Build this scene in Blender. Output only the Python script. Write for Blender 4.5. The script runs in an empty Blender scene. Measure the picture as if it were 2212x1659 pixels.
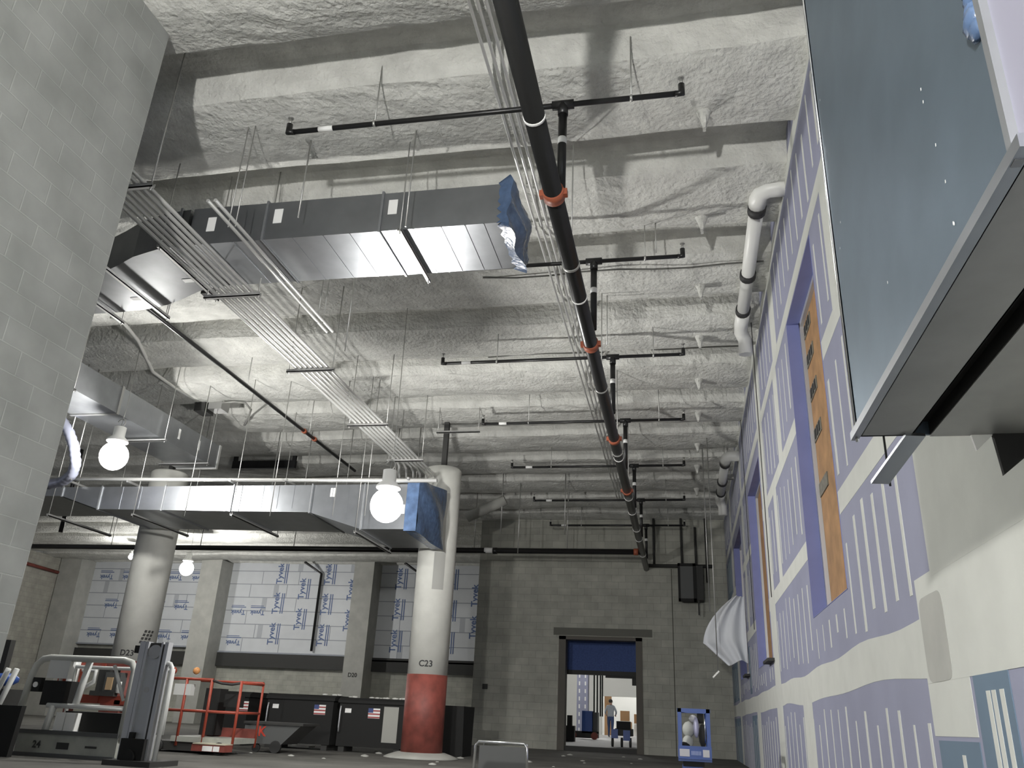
import bpy, math, random
from mathutils import Vector, Matrix
random.seed(7)
SC = bpy.context.scene
COL = SC.collection
V = Vector
# ------------------------------------------------------------------ camera
F_PX, PITCH, YAW, ROLL = 1760.5, 0.390206806, -0.212715309, -0.0486198515
EYE = V((0, 0, 0.72))
fw = V((math.sin(YAW)*math.cos(PITCH), math.cos(YAW)*math.cos(PITCH), math.sin(PITCH)))
r0 = V((math.cos(YAW), -math.sin(YAW), 0)); d0 = fw.cross(r0)
rt = math.cos(ROLL)*r0 + math.sin(ROLL)*d0
dn = -math.sin(ROLL)*r0 + math.cos(ROLL)*d0
cam = bpy.data.cameras.new('camera'); co = bpy.data.objects.new('camera', cam); COL.objects.link(co)
M = Matrix((rt, -dn, -fw)).transposed().to_4x4(); M.translation = EYE
co.matrix_world = M
cam.sensor_fit = 'HORIZONTAL'; cam.sensor_width = 36; cam.lens = 36*F_PX/2212
cam.clip_start = 0.05; cam.clip_end = 200
SC.camera = co
def at(x, y, ax, val):
    """point where the sight line of photo pixel (x, y) meets the plane axis = val"""
    d = rt*((x-1106)/F_PX) + dn*((y-829.5)/F_PX) + fw
    return EYE + d*((val-EYE[ax])/d[ax])
def W(x, y, Y): return at(x, y, 1, Y)
# ------------------------------------------------------------------ view, world
SC.view_settings.view_transform = 'Standard'; SC.view_settings.look = 'None'
SC.view_settings.exposure = 0.0; SC.view_settings.gamma = 1; SC.view_settings.use_curve_mapping = False
w = bpy.data.worlds.new('world'); SC.world = w; w.use_nodes = True
w.node_tree.nodes['Background'].inputs[0].default_value = (0.80, 0.86, 1.0, 1)
w.node_tree.nodes['Background'].inputs[1].default_value = 0.30
LAMP_E = 2700.0
# ------------------------------------------------------------------ materials
MATS = {}
def mat(name, rgb, rough=0.7, metal=0.0, noise=0.0, nscale=6.0, bump=0.0, bscale=40.0, emit=None, strength=0, col2=None, trans=0.0):
    if name in MATS: return MATS[name]
    m = bpy.data.materials.new(name); m.use_nodes = True; MATS[name] = m
    nt = m.node_tree; b = nt.nodes['Principled BSDF']
    c = tuple(rgb)+(1,)
    b.inputs['Base Color'].default_value = c; b.inputs['Roughness'].default_value = rough; b.inputs['Metallic'].default_value = metal
    if emit:
        b.inputs['Emission Color'].default_value = tuple(emit)+(1,); b.inputs['Emission Strength'].default_value = strength
    if trans:
        b.inputs['Transmission Weight'].default_value = trans
    if noise or bump or col2:
        tc = nt.nodes.new('ShaderNodeTexCoord')
    if noise or col2:
        n = nt.nodes.new('ShaderNodeTexNoise'); n.inputs['Scale'].default_value = nscale; n.inputs['Detail'].default_value = 5
        nt.links.new(tc.outputs['Object'], n.inputs['Vector'])
        r = nt.nodes.new('ShaderNodeValToRGB'); r.color_ramp.elements[0].position = .3; r.color_ramp.elements[1].position = .7
        c2 = col2 or tuple(min(1, k*(1+noise)) for k in rgb)
        c1 = tuple(k*(1-noise) for k in rgb) if not col2 else rgb
        r.color_ramp.elements[0].color = tuple(c1)+(1,); r.color_ramp.elements[1].color = tuple(c2)+(1,)
        nt.links.new(n.outputs[0], r.inputs[0]); nt.links.new(r.outputs[0], b.inputs['Base Color'])
    if bump:
        n2 = nt.nodes.new('ShaderNodeTexNoise'); n2.inputs['Scale'].default_value = bscale; n2.inputs['Detail'].default_value = 6
        nt.links.new(tc.outputs['Object'], n2.inputs['Vector'])
        bp = nt.nodes.new('ShaderNodeBump'); bp.inputs['Strength'].default_value = bump; bp.inputs['Distance'].default_value = .04 if name.startswith('sprayed') else .02
        nt.links.new(n2.outputs[0], bp.inputs['Height']); nt.links.new(bp.outputs[0], b.inputs['Normal'])
    return m
def block_mat(name, rgb, mortar, ax, course=.19, length=.38, bump=.5, var=.06):
    m = bpy.data.materials.new(name); m.use_nodes = True; MATS[name] = m
    nt = m.node_tree; b = nt.nodes['Principled BSDF']; b.inputs['Roughness'].default_value = .85
    tc = nt.nodes.new('ShaderNodeTexCoord'); s = nt.nodes.new('ShaderNodeSeparateXYZ'); c = nt.nodes.new('ShaderNodeCombineXYZ')
    nt.links.new(tc.outputs['Object'], s.inputs[0])
    nt.links.new(s.outputs[ax], c.inputs[0]); nt.links.new(s.outputs[2], c.inputs[1])
    k = nt.nodes.new('ShaderNodeTexBrick')
    for nm, v in (('Scale', 1.0), ('Mortar Size', .006), ('Mortar Smooth', .3), ('Brick Width', length), ('Row Height', course), ('Bias', 0)):
        k.inputs[nm].default_value = v
    k.inputs['Color1'].default_value = tuple(v*(1-var) for v in rgb)+(1,)
    k.inputs['Color2'].default_value = tuple(v*(1+var) for v in rgb)+(1,)
    k.inputs['Mortar'].default_value = tuple(mortar)+(1,)
    nt.links.new(c.outputs[0], k.inputs['Vector'])
    n = nt.nodes.new('ShaderNodeTexNoise'); n.inputs['Scale'].default_value = 2.5; n.inputs['Detail'].default_value = 8
    nt.links.new(tc.outputs['Object'], n.inputs['Vector'])
    mx = nt.nodes.new('ShaderNodeMix'); mx.data_type = 'RGBA'; mx.blend_type = 'OVERLAY'; mx.inputs[0].default_value = .35
    nt.links.new(k.outputs[0], mx.inputs[6]); nt.links.new(n.outputs[0], mx.inputs[7]); nt.links.new(mx.outputs[2], b.inputs['Base Color'])
    bp = nt.nodes.new('ShaderNodeBump'); bp.inputs['Strength'].default_value = bump; bp.inputs['Distance'].default_value = .008; bp.invert = True
    nt.links.new(k.outputs[1], bp.inputs['Height']); nt.links.new(bp.outputs[0], b.inputs['Normal'])
    return m
spray = mat('sprayed_insulation', (.60, .60, .565), .95, 0, .13, 4.0, .9, 17)
spray_smooth = mat('sprayed_soffit', (.47, .47, .45), .95, 0, .1, 3.0, .5, 30)
floor_m = mat('dusty_concrete', (.095, .093, .083), .9, 0, .3, 1.2, .5, 6)
block_l = block_mat('block_pier', (.31, .32, .305), (.37, .38, .365), 1, .185, .37, .6, .03)
block_f = block_mat('block_far', (.40, .40, .35), (.30, .30, .265), 0, .2, .4, .4, .08)
block_w = block_mat('block_side', (.34, .33, .29), (.25, .25, .22), 1, .2, .4, .4, .06)
galv = mat('galvanized_steel', (.40, .415, .435), .36, .95, .07, 5)
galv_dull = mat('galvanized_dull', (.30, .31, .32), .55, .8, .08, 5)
galv_blue = mat('galvanized_blue_reflection', (.155, .20, .245), .42, .75, .10, 3.5)  # the blue that the bare sheet reflects is put into its base colour
galv_dark = mat('galvanized_dark', (.34, .34, .33), .5, .7, .08, 5)
zinc = mat('zinc_conduit', (.74, .74, .72), .36, .6)
strut_m = mat('strut_steel', (.45, .45, .44), .45, .8)
rod_m = mat('threaded_rod_steel', (.5, .5, .48), .45, .8)
black_pipe = mat('black_steel_pipe', (.022, .022, .022), .33, .3)
orange_c = mat('orange_coupling', (.33, .09, .045), .5)
white_tag = mat('white_label', (.85, .85, .83), .6)
blue_film = mat('blue_plastic_film', (.075, .12, .215), .25, 0, .25, 9, .6, 12)
pvc = mat('white_pipe', (.78, .78, .75), .35)
rubber = mat('black_rubber', (.03, .03, .03), .6)
purple = mat('purple_wallboard', (.29, .30, .405), .75, 0, .05, 2)
teal_b = mat('teal_wallboard', (.13, .19, .26), .75, 0, .08, 2)
mud = mat('joint_compound', (.62, .63, .59), .8, 0, .04, 4)
mud_grey = mat('grey_skim_coat', (.44, .44, .41), .85, 0, .06, 5)
reveal_m = mat('blue_reveal_board', (.20, .225, .46), .7, 0, .06, 3)
orange_b = mat('orange_board', (.36, .20, .085), .75, 0, .22, 5)
dark_m = mat('dark_void', (.012, .012, .012), .8)
charcoal = mat('charcoal_panel', (.036, .036, .034), .7)
red_p = mat('red_paint', (.22, .055, .042), .6, 0, .3, 5)
white_p = mat('white_concrete_paint', (.58, .58, .54), .75, 0, .08, 3)
grey_c = mat('grey_concrete', (.40, .40, .37), .85, 0, .1, 3)
grey_patch = mat('grey_mortar_patch', (.33, .33, .31), .9)
stencil = mat('stencil_black', (.03, .03, .03), .8)
wrap_m = mat('house_wrap', (.62, .64, .66), .55, 0, .04, 2)
wrap_line = mat('wrap_seam', (.30, .32, .36), .6)
wrap_ink = mat('wrap_ink', (.10, .15, .30), .6)
lift_red = mat('red_orange_paint', (.33, .055, .03), .45)
lift_white = mat('white_paint', (.66, .67, .65), .4)
lift_grey = mat('grey_paint', (.36, .37, .33), .55, 0, .15, 6)
alum = mat('aluminium', (.52, .53, .55), .42, .45)
lift_blue = mat('blue_paint', (.03, .08, .30), .45)
black_box = mat('black_box_paint', (.010, .010, .0095), .8)
chrome = mat('bright_steel', (.85, .86, .88), .18, 1.0)
mesh_grey = mat('grey_panel', (.09, .093, .092), .6)
far_white = mat('far_room_white', (.68, .68, .65), .8)
film_white = mat('white_poly_sheet', (.66, .68, .72), .5)
glare_globe_m = bpy.data.materials.new('glare_globe'); glare_globe_m.use_nodes = True  # see-through globe shell glows itself, oversized to stand for lamp glare
_n = glare_globe_m.node_tree; _n.nodes.clear()
_e = _n.nodes.new('ShaderNodeEmission'); _e.inputs[0].default_value = (1, .99, .97, 1); _e.inputs[1].default_value = 2.2
_t = _n.nodes.new('ShaderNodeBsdfTransparent'); _a = _n.nodes.new('ShaderNodeAddShader'); _o = _n.nodes.new('ShaderNodeOutputMaterial')
_n.links.new(_e.outputs[0], _a.inputs[0]); _n.links.new(_t.outputs[0], _a.inputs[1]); _n.links.new(_a.outputs[0], _o.inputs[0])
bulb_m = mat('lamp_glow', (1, 1, 1), .5, emit=(1, .985, .95), strength=LAMP_E)
bulb_s = mat('lamp_glow_small', (1, 1, 1), .5, emit=(1, .985, .95), strength=LAMP_E*.7)
bulb_f = mat('lamp_glow_far', (1, 1, 1), .5, emit=(1, .985, .95), strength=LAMP_E*1.15)
bulb_n = mat('lamp_glow_near', (1, 1, 1), .5, emit=(1, .985, .95), strength=LAMP_E*1.75)
wood = mat('tan_box_board', (.42, .25, .13), .8)
denim = mat('blue_jeans', (.045, .075, .17), .9); shirt = mat('grey_shirt', (.36, .39, .43), .9); skin = mat('skin', (.45, .28, .2), .6); hair_m = mat('dark_hair', (.03, .025, .02), .8)
# ------------------------------------------------------------------ mesh builder
class MB:
    def __init__(s): s.v = []; s.f = []; s.m = []; s.s = []
    def add(s, vs, fs, mi=0, sm=False):
        o = len(s.v); s.v += [V(p) for p in vs]
        for f in fs: s.f.append([i+o for i in f]); s.m.append(mi); s.s.append(sm)
        return s
    def box(s, a, b, mi=0):
        x0, y0, z0 = (min(p, q) for p, q in zip(a, b)); x1, y1, z1 = (max(p, q) for p, q in zip(a, b))
        return s.add([(x0,y0,z0),(x1,y0,z0),(x1,y1,z0),(x0,y1,z0),(x0,y0,z1),(x1,y0,z1),(x1,y1,z1),(x0,y1,z1)],
                     [(0,3,2,1),(4,5,6,7),(0,1,5,4),(1,2,6,5),(2,3,7,6),(3,0,4,7)], mi)
    def bar(s, p, q, wd, ht, mi=0, up=(0,0,1)):
        p = V(p); q = V(q); d = (q-p).normalized(); u = V(up)
        if abs(d.dot(u)) > .98: u = V((0,1,0))
        sd = d.cross(u).normalized()*wd/2; up2 = sd.cross(d).normalized()*ht/2
        vs = [c+a*sd+b*up2 for c in (p, q) for a, b in ((-1,-1),(1,-1),(1,1),(-1,1))]
        return s.add(vs, [(3,2,1,0),(4,5,6,7),(0,1,5,4),(1,2,6,5),(2,3,7,6),(3,0,4,7)], mi)
    def tube(s, pts, r, n=10, mi=0, cap=True):
        pts = [V(p) for p in pts]; N = len(pts)
        rs = r if isinstance(r, (list, tuple)) else [r]*N
        t = [(pts[min(i+1, N-1)]-pts[max(i-1, 0)]).normalized() for i in range(N)]
        u = t[0].orthogonal().normalized(); vs = []
        for i in range(N):
            u = (u - t[i]*u.dot(t[i])).normalized(); b = t[i].cross(u)
            vs += [pts[i] + (u*math.cos(2*math.pi*k/n) + b*math.sin(2*math.pi*k/n))*rs[i] for k in range(n)]
        fs = [(i*n+k, i*n+(k+1) % n, (i+1)*n+(k+1) % n, (i+1)*n+k) for i in range(N-1) for k in range(n)]
        s.add(vs, fs, mi, True)
        if cap:
            o = len(s.v)-len(vs)
            s.f.append([o+k for k in reversed(range(n))]); s.f.append([o+(N-1)*n+k for k in range(n)]); s.m += [mi, mi]; s.s += [False, False]
        return s
    def lathe(s, prof, c, n=24, mi=0, sm=True):
        c = V(c); vs = [c+V((r*math.cos(2*math.pi*k/n), r*math.sin(2*math.pi*k/n), z)) for r, z in prof for k in range(n)]
        fs = [(i*n+k, i*n+(k+1) % n, (i+1)*n+(k+1) % n, (i+1)*n+k) for i in range(len(prof)-1) for k in range(n)]
        s.add(vs, fs, mi, sm); o = len(s.v)-len(vs)
        s.f.append([o+k for k in reversed(range(n))]); s.f.append([o+(len(prof)-1)*n+k for k in range(n)]); s.m += [mi, mi]; s.s += [False, False]
        return s
    def sphere(s, c, r, n=16, mi=0, sc=(1,1,1)):
        c = V(c); h = n//2; vs = []; fs = []
        for i in range(1, h):
            a = math.pi*i/h
            vs += [c+V((r*sc[0]*math.sin(a)*math.cos(2*math.pi*k/n), r*sc[1]*math.sin(a)*math.sin(2*math.pi*k/n), r*sc[2]*math.cos(a))) for k in range(n)]
        fs = [(i*n+k, (i+1)*n+k, (i+1)*n+(k+1) % n, i*n+(k+1) % n) for i in range(h-2) for k in range(n)]
        t = len(vs); vs += [c+V((0,0,r*sc[2])), c-V((0,0,r*sc[2]))]
        fs += [(t, k, (k+1) % n) for k in range(n)] + [(t+1, (h-2)*n+(k+1) % n, (h-2)*n+k) for k in range(n)]
        return s.add(vs, fs, mi, True)
    def prism(s, poly, ax, a, b, mi=0):
        """poly: 2-D outline in the two other axes (in x,y,z order), run from a to b along axis ax"""
        def mk(p, t):
            l = list(p); l.insert(ax, t); return tuple(l)
        n = len(poly); vs = [mk(p, a) for p in poly]+[mk(p, b) for p in poly]
        fs = [(i, (i+1) % n, n+(i+1) % n, n+i) for i in range(n)] + [tuple(reversed(range(n))), tuple(range(n, 2*n))]
        return s.add(vs, fs, mi)
def mesh_obj(name, mb, mats, origin=(0,0,0), parent=None):
    me = bpy.data.meshes.new(name); o3 = V(origin)
    me.from_pydata([tuple(p-o3) for p in mb.v], [], mb.f)
    for m in (mats if isinstance(mats, (list, tuple)) else [mats]): me.materials.append(m)
    me.polygons.foreach_set('material_index', mb.m); me.polygons.foreach_set('use_smooth', mb.s)
    import bmesh
    bm = bmesh.new(); bm.from_mesh(me); bmesh.ops.recalc_face_normals(bm, faces=bm.faces); bm.to_mesh(me); bm.free()
    me.update()
    ob = bpy.data.objects.new(name, me); COL.objects.link(ob)
    if parent: ob.parent = parent
    else: ob.location = o3
    return ob
ORG = {}
def tag(o, label=None, cat=None, group=None, kind=None):
    if label: o['label'] = label
    if cat: o['category'] = cat
    if group: o['group'] = group
    if kind: o['kind'] = kind
    return o
def thing(name, label, cat, loc, group=None):
    o = bpy.data.objects.new(name, None); COL.objects.link(o); o.location = loc; o.empty_display_size = .1
    ORG[o.name] = V(loc); return tag(o, label, cat, group)
def part(name, mb, mats, parent, label=None):
    """world-coordinate mesh put under a thing (or under a part of it)"""
    org = ORG[parent.name]; o = mesh_obj(name, mb, mats, org, parent); ORG[o.name] = org
    if label: o['label'] = label
    return o
def solo(name, mb, mats, label, cat, group=None):
    xs = [p.x for p in mb.v]; ys = [p.y for p in mb.v]; zs = [p.z for p in mb.v]
    return tag(mesh_obj(name, mb, mats, ((min(xs)+max(xs))/2, (min(ys)+max(ys))/2, min(zs))), label, cat, group)
def struct(name, mb, mats, parent=None):
    o = mesh_obj(name, mb, mats, (0,0,0), parent); ORG[o.name] = V((0,0,0))
    if not parent: o['kind'] = 'structure'
    return o
def copy_tree(o, parent=None):
    c = o.copy(); COL.objects.link(c)
    if parent: c.parent = parent
    for ch in list(o.children): copy_tree(ch, c)
    return c
def text_mb(body, size, mi=0, xf=None, mb=None, depth=.004):
    """lettering as solid mesh; local x along the line, y up; xf maps (x, y, depth) to world"""
    cu = bpy.data.curves.new('lettering', 'FONT'); cu.body = body; cu.size = size; cu.align_x = 'CENTER'; cu.align_y = 'CENTER'; cu.extrude = depth/2; cu.resolution_u = 3; cu.offset = size*.022
    ob = bpy.data.objects.new('lettering', cu); COL.objects.link(ob)
    dg = bpy.context.evaluated_depsgraph_get(); me = bpy.data.meshes.new_from_object(ob.evaluated_get(dg))
    mb = mb or MB(); mb.add([xf(v.co.x, v.co.y, v.co.z) for v in me.vertices], [tuple(p.vertices) for p in me.polygons], mi)
    bpy.data.objects.remove(ob); bpy.data.meshes.remove(me); bpy.data.curves.remove(cu)
    return mb
# ================================================================== SETTING
XR = 1.3            # face of the wallboard wall
YF = 24.5           # face of the far block wall
ZC = 7.05
struct('floor', MB().box((-30, -5, -.2), (2.0, YF, 0)).box((-30, YF, -.2), (-6.0, 33.6, 0)), floor_m)
# ribbed, spray-coated roof deck: long ribs across the hall
LIP, PER = 7.1, 1.8
def ceil_z(y):
    u = ((y-LIP)/PER) % 1.0
    t = min(1, max(0, (u-.32)/.06)); t = t*t*(3-2*t)
    b = math.sin(math.pi*min(1, max(0, (u-.36)/.64)))
    return 6.87 - .29*t - .10*b**.7 - .05*u*t
cm = MB(); ys = []
for k in range(-8, 17):
    y0 = LIP+PER*k
    ys += [y0+1e-3]+[y0+PER*q for q in (.08,.16,.24,.31,.335,.36,.385,.42,.48,.56,.65,.74,.83,.91,.96)]+[y0+PER-1e-3]
ys = [y for y in ys if -5 <= y <= 34]
xs = [-30+.3*i for i in range(int((1.7+30)/.3)+1)]+[1.7]
rnd = random.Random(3)
waves = [(rnd.uniform(.4,2.2), rnd.uniform(0,6.3), rnd.uniform(.2,.9)) for _ in range(7)]
def jit(x, y): return sum(math.sin(a*x+b+c*y*3) for a, b, c in waves)/7
vs = [(x, y+.07*jit(x, math.floor((y-LIP)/PER+.02)), ceil_z(y)+.03*jit(y*1.7+x, x*.3)+.012*rnd.uniform(-1,1)) for y in ys for x in xs]
n = len(xs)
cm.add(vs, [(j*n+i, j*n+i+1, (j+1)*n+i+1, (j+1)*n+i) for j in range(len(ys)-1) for i in range(n-1)], 0, False)
cm.box((-30,-5,6.98), (1.7,34,7.1))
struct('ceiling', cm, spray)
# block pier wall
struct('wall_left', MB().box((-4.66,-5,0), (-4.5,5.0,6.6)), block_l)
# far block wall with a doorway
DX0, DX1, DZ = -3.44, -1.2, 2.97
struct('wall_far', MB().box((-6.03,YF,0), (DX0,YF+.35,7.1)).box((DX1,YF,0), (1.75,YF+.35,7.1)).box((DX0,YF,DZ), (DX1,YF+.35,7.1)), block_f)
struct('wall_far_return', MB().box((-6.03,YF+.35,0), (-5.7,33.4,7.1)), block_w)
# back wall of the side bay: blocks below, wrapped sheathing above
struct('wall_back', MB().box((-30,33.16,0), (-5.7,33.5,6.6)), block_f)
struct('wall_side', MB().box((-27.6,20,0), (-27.2,33.1,6.5)), block_w)
xj = at(1455,1400,1,YF).x
struct('trim_4', MB().box((xj-.012,YF-.006,0), (xj+.012,YF,5.0)), mat('control_joint', (.10,.10,.085), .9))
# ---- wallboard wall with deep window openings
WIN = [(7.0,8.92,1.80,5.10),(13.2,15.7,1.74,4.85),(18.1,20.7,1.80,4.85)]
wr = MB()
yc = [-5.0]
for a, b, c, d in WIN: yc += [a, b]
yc.append(YF)
for i in range(len(yc)-1):
    y0, y1 = yc[i], yc[i+1]
    op = next((q for q in WIN if q[0] == y0), None)
    if op: wr.box((XR,y0,0), (XR+.42,y1,op[2])); wr.box((XR,y0,op[3]), (XR+.42,y1,7.1))
    else: wr.box((XR,y0,0), (XR+.42,y1,7.1))
T = .002
def blocked(y0, y1, z0, z1):
    for a, b, c, d in WIN:
        if y1 > a-.01 and y0 < b+.01 and z1 > c-.01 and z0 < d+.01: return (a, b, c, d)
    return None
def patch(y0, y1, z0, z1, mi=1, t=T):
    """flat area of compound or board, cut where a window opens"""
    op = blocked(y0, y1, z0, z1)
    if not op: wr.box((XR-t,y0,z0), (XR,y1,z1), mi); return
    a, b, c, d = op
    if y0 < a-.02: patch(y0, a-.02, z0, z1, mi, t)
    if y1 > b+.02: patch(b+.02, y1, z0, z1, mi, t)
    m0, m1 = max(y0, a-.02), min(y1, b+.02)
    if z0 < c-.02: wr.box((XR-t,m0,z0), (XR,m1,min(z1,c-.02)), mi)
    if z1 > d+.02: wr.box((XR-t,m0,max(z0,d+.02)), (XR,m1,z1), mi)
def wavy_tape(zc, hw, y0, y1, amp):
    lo, hi = [], []; n = 90
    for i in range(n+1):
        y = y0+(y1-y0)*i/n; w_ = amp*(1 if y < 12 else .5)
        lo.append((y, zc-hw+w_*(math.sin(y*1.1+.4)+.6*math.sin(y*2.3)))); hi.append((y, zc+hw+w_*(.8*math.sin(y*.9+2)+.7*math.sin(y*2.9+1))))
    wr.prism(lo+hi[::-1], 0, XR-T, XR, 1)
wavy_tape(1.19, .145, -4, YF, .022)
for zc, hw in ((2.49,.095),(3.87,.09),(5.22,.09),(6.5,.10)): patch(-4, YF, zc-hw, zc+hw, 1)
ROWS = [(0.0,1.03),(1.36,2.37),(2.61,3.76),(3.98,5.11),(5.33,6.38)]
rw = random.Random(11)
y = 5.15; k = 0
while y < YF-.2:                                   # columns of filled screw heads
    for z0, z1 in ROWS:
        w2 = rw.uniform(.013,.03)*(1.3 if y < 7 else 1)
        a = z0+rw.uniform(.04,.20)*(0 if z0 == 0 else 1); b = z1-rw.uniform(.06,.24)
        op = blocked(y-w2, y+w2, a, b)
        if op:
            if a < op[2]-.2: patch(y-w2, y+w2, a, op[2]-.12, 1, T*1.5)
            if b > op[3]+.2: patch(y-w2, y+w2, op[3]+.12, b, 1, T*1.5)
        else: patch(y-w2, y+w2, a, b, 1, T*1.5)
    y += .385 if y > 6.2 else .33; k += 1
for y0, y1, z0, z1 in ((4.35,5.06,.74,1.1),(9.55,10.25,0,1.1),(12.35,13.1,0,6.6),(16.0,16.7,0,1.1),(10.2,10.6,3.9,5.2),(9.9,10.4,5.2,6.5),(6.0,6.35,3.9,5.2),
                       (11.2,11.55,2.5,3.9),(17.1,17.5,2.5,6.4),(21.2,21.7,0,6.5),(4.7,5.0,5.2,6.6)):
    patch(y0, y1, z0, z1, 1, T*1.2)
patch(-4, 4.72, 1.52, 6.5, 1, T*2)                 # skim coat beside the duct
patch(-4, 5.05, 1.0, 1.55, 1, T*1.7)
def blob(cy, cz, hy, hz, mi, t):
    pts = []
    for i in range(24):
        a = 2*math.pi*i/24; e = .28
        pts.append((cy+hy*math.copysign(abs(math.cos(a))**e, math.cos(a)), cz+hz*math.copysign(abs(math.sin(a))**e, math.sin(a))))
    wr.prism(pts, 0, XR-t, XR, mi)
blob(4.80, 1.22, .22, .22, 2, T*2.6)
patch(3.85, 4.30, 0, 1.0, 3, T*2); patch(4.35, 5.0, 0, .72, 3, T*2); patch(2.6, 3.6, 0, .95, 3, T*2)
for yy in (4.12, 4.05, 3.95, 4.6, 3.2, 2.95): patch(yy-.025, yy+.025, .0, .93 if yy < 4.3 else .66, 1, T*3)
for y0, y1, z0, z1 in ((16.8,18.0,0,1.0),(21.8,24.2,0,1.0),(17.6,18.05,1.4,2.3),(21.8,24.3,1.4,2.3),(21.8,24.3,2.7,3.7),(22,24.3,4.0,5.0)): patch(y0, y1, z0, z1, 3, T*.8)
struct('wall_right', wr, [purple, mud, mud_grey, teal_b])
patch = None
# ---- window openings: reveals, frame, backing board
for i, (a, b, c, d) in enumerate(WIN):
    wo = bpy.data.objects.new('window_%d' % (i+1), None); COL.objects.link(wo); wo['kind'] = 'structure'; ORG[wo.name] = V((0,0,0))
    rv = MB(); e = .006
    rv.box((XR-.004,a,c), (XR+.135,a+e,d)).box((XR-.004,b-e,c), (XR+.135,b,d)).box((XR-.004,a,d-e), (XR+.135,b,d)).box((XR-.004,a,c), (XR+.135,b,c+e))
    part('reveal', rv, reveal_m, wo)
    fr = MB(); f0, f1 = XR+.135, XR+.175
    fr.box((f0,a,c), (f1,a+.06,d)).box((f0,b-.07,c), (f1,b,d)).box((f0,a,d-.06), (f1,b,d)).box((f0,a,c), (f1,b,c+.06))
    part('frame', fr, alum, wo)
    part('backing_board', MB().box((f1,a,c), (f1+.05,b,d)), orange_b, wo, 'orange backing board behind the opening')
    if i == 0:
        bl = MB()
        for zz in (4.98,4.62,4.22,3.75):
            bl.box((f1-.010,b-.55,zz-.13), (f1,b-.10,zz+.01), 1)
            for q in range(3): bl.box((f1-.016,b-.50+q*.13,zz-.11), (f1,b-.43+q*.13,zz-.01), 0)
        bl.box((f1-.012,b-.6,3.02), (f1,b-.1,3.16), 1)
        part('packing_block', bl, [dark_m, mat('packing_grey',(.17,.16,.13),.8,0,.3,12)], wo)
    else:
        part('sill', MB().box((XR-.10,a-.25,c-.06), (XR-.0,a+.55,c-.02)), charcoal, wo)
# doorway frame and threshold in the far wall
dr = bpy.data.objects.new('door_1', None); COL.objects.link(dr); dr['kind'] = 'structure'; ORG[dr.name] = V((0,0,0))
fm = MB()
for x0, x1 in ((DX0-.08,DX0+.12),(DX1-.12,DX1+.06)): fm.box((x0,YF-.05,0), (x1,YF+.36,DZ+.06))
fm.box((DX0-.08,YF-.05,DZ-.03), (DX1+.06,YF+.36,DZ+.07))
part('frame', fm, mat('door_frame_steel', (.09,.08,.065), .6), dr)
part('threshold', MB().box((DX0+.12,YF+.0,0), (DX1-.12,YF+.5,.12)), charcoal, dr)
struct('trim_2', MB().box((DX0-.25,YF-.012,DZ+.09), (DX1+.35,YF,DZ+.30)), mat('lintel_block', (.15,.15,.13), .9))
# ================================================================== COLUMNS AND PIERS
def column(cx, cy, rad, text, label):
    t = thing('round_column', label, 'column', (cx, cy, 0)); zb = 1.42
    prof = [(rad, zb), (rad, 4.0), (rad, 5.38), (rad*.9, 5.42)]
    part('shaft', MB().lathe(prof, (cx,cy,0), 40), white_p, t)
    part('steel_stub', MB().box((cx-.05,cy-.05,5.42), (cx+.05,cy+.05,6.62)), charcoal, t)
    part('painted_band', MB().lathe([(rad+.004,.06),(rad+.004,zb)], (cx,cy,0), 40), red_p, t, 'dark red painted band at the foot')
    part('footing', MB().lathe([(rad+.30,0),(rad+.30,.015),(rad+.22,.05),(rad+.06,.10),(rad+.01,.10)], (cx,cy,0), 40), grey_c, t)
    a0 = math.atan2(-cy, -cx)-.03-(.10 if text == 'C23' else .26)
    def on_col(x, y, z, h=1.60): return (cx+(rad+.003+z)*math.cos(a0+x/rad), cy+(rad+.003+z)*math.sin(a0+x/rad), h+y)
    part('stencil_number', text_mb(text, .155, 0, on_col, depth=.003), stencil, t, 'black stencilled '+text)
    return t, on_col
C23, onc = column(-4.72, 15.6, .375, 'C23', 'white round column with red foot, stencilled C23, nearest the far doorway')
pm = MB(); nn = 10
ring = lambda z: [onc(-.02+.22*q/nn+.02, z, .002, 0) for q in range(nn+1)]
zs = [2.95,3.0,3.3,3.6,3.66]
vs = [p for z in zs for p in ring(z)]
pm.add(vs, [(j*(nn+1)+i, j*(nn+1)+i+1, (j+1)*(nn+1)+i+1, (j+1)*(nn+1)+i) for j in range(len(zs)-1) for i in range(nn)])
part('mortar_patch', pm, grey_patch, C23, 'grey mortar patch')
D23, ond = column(-10.98, 15.6, .40, 'D23', 'white round column stencilled D23, behind the silver lift mast')
sm = MB(); 
for i in range(3):
    for j in range(4):
        p = [ond(.18+.075*i+a+.02*j, .07*j+b, .003, 1.80) for a, b in ((0,0),(.05,0),(.06,.05),(.01,.05))]; sm.add(p, [(0,1,2,3)])
part('stencil_block', sm, charcoal, D23, 'block of dark stencilled writing')
def pier(x0, x1, text, label):
    t = thing('block_pier', label, 'pier', ((x0+x1)/2, 32.6, 0))
    part('shaft', MB().box((x0,32.1,0), (x1,33.14,6.5)), grey_c, t)
    if text: part('stencil_number', text_mb(text, .22, 0, lambda x, y, z: ((x0+x1)/2+x, 32.1-.004-z, 2.05+y)), stencil, t)
pier(-27.15, -26.1, None, 'grey pier beside the red pipe, at the end of the wrapped wall')
pier(-20.2, -19.25, None, 'grey pier between two house-wrap bays, under the distant lamp')
pier(-13.2, -12.35, 'D20', 'grey pier stencilled D20, behind the black tool chests')
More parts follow.
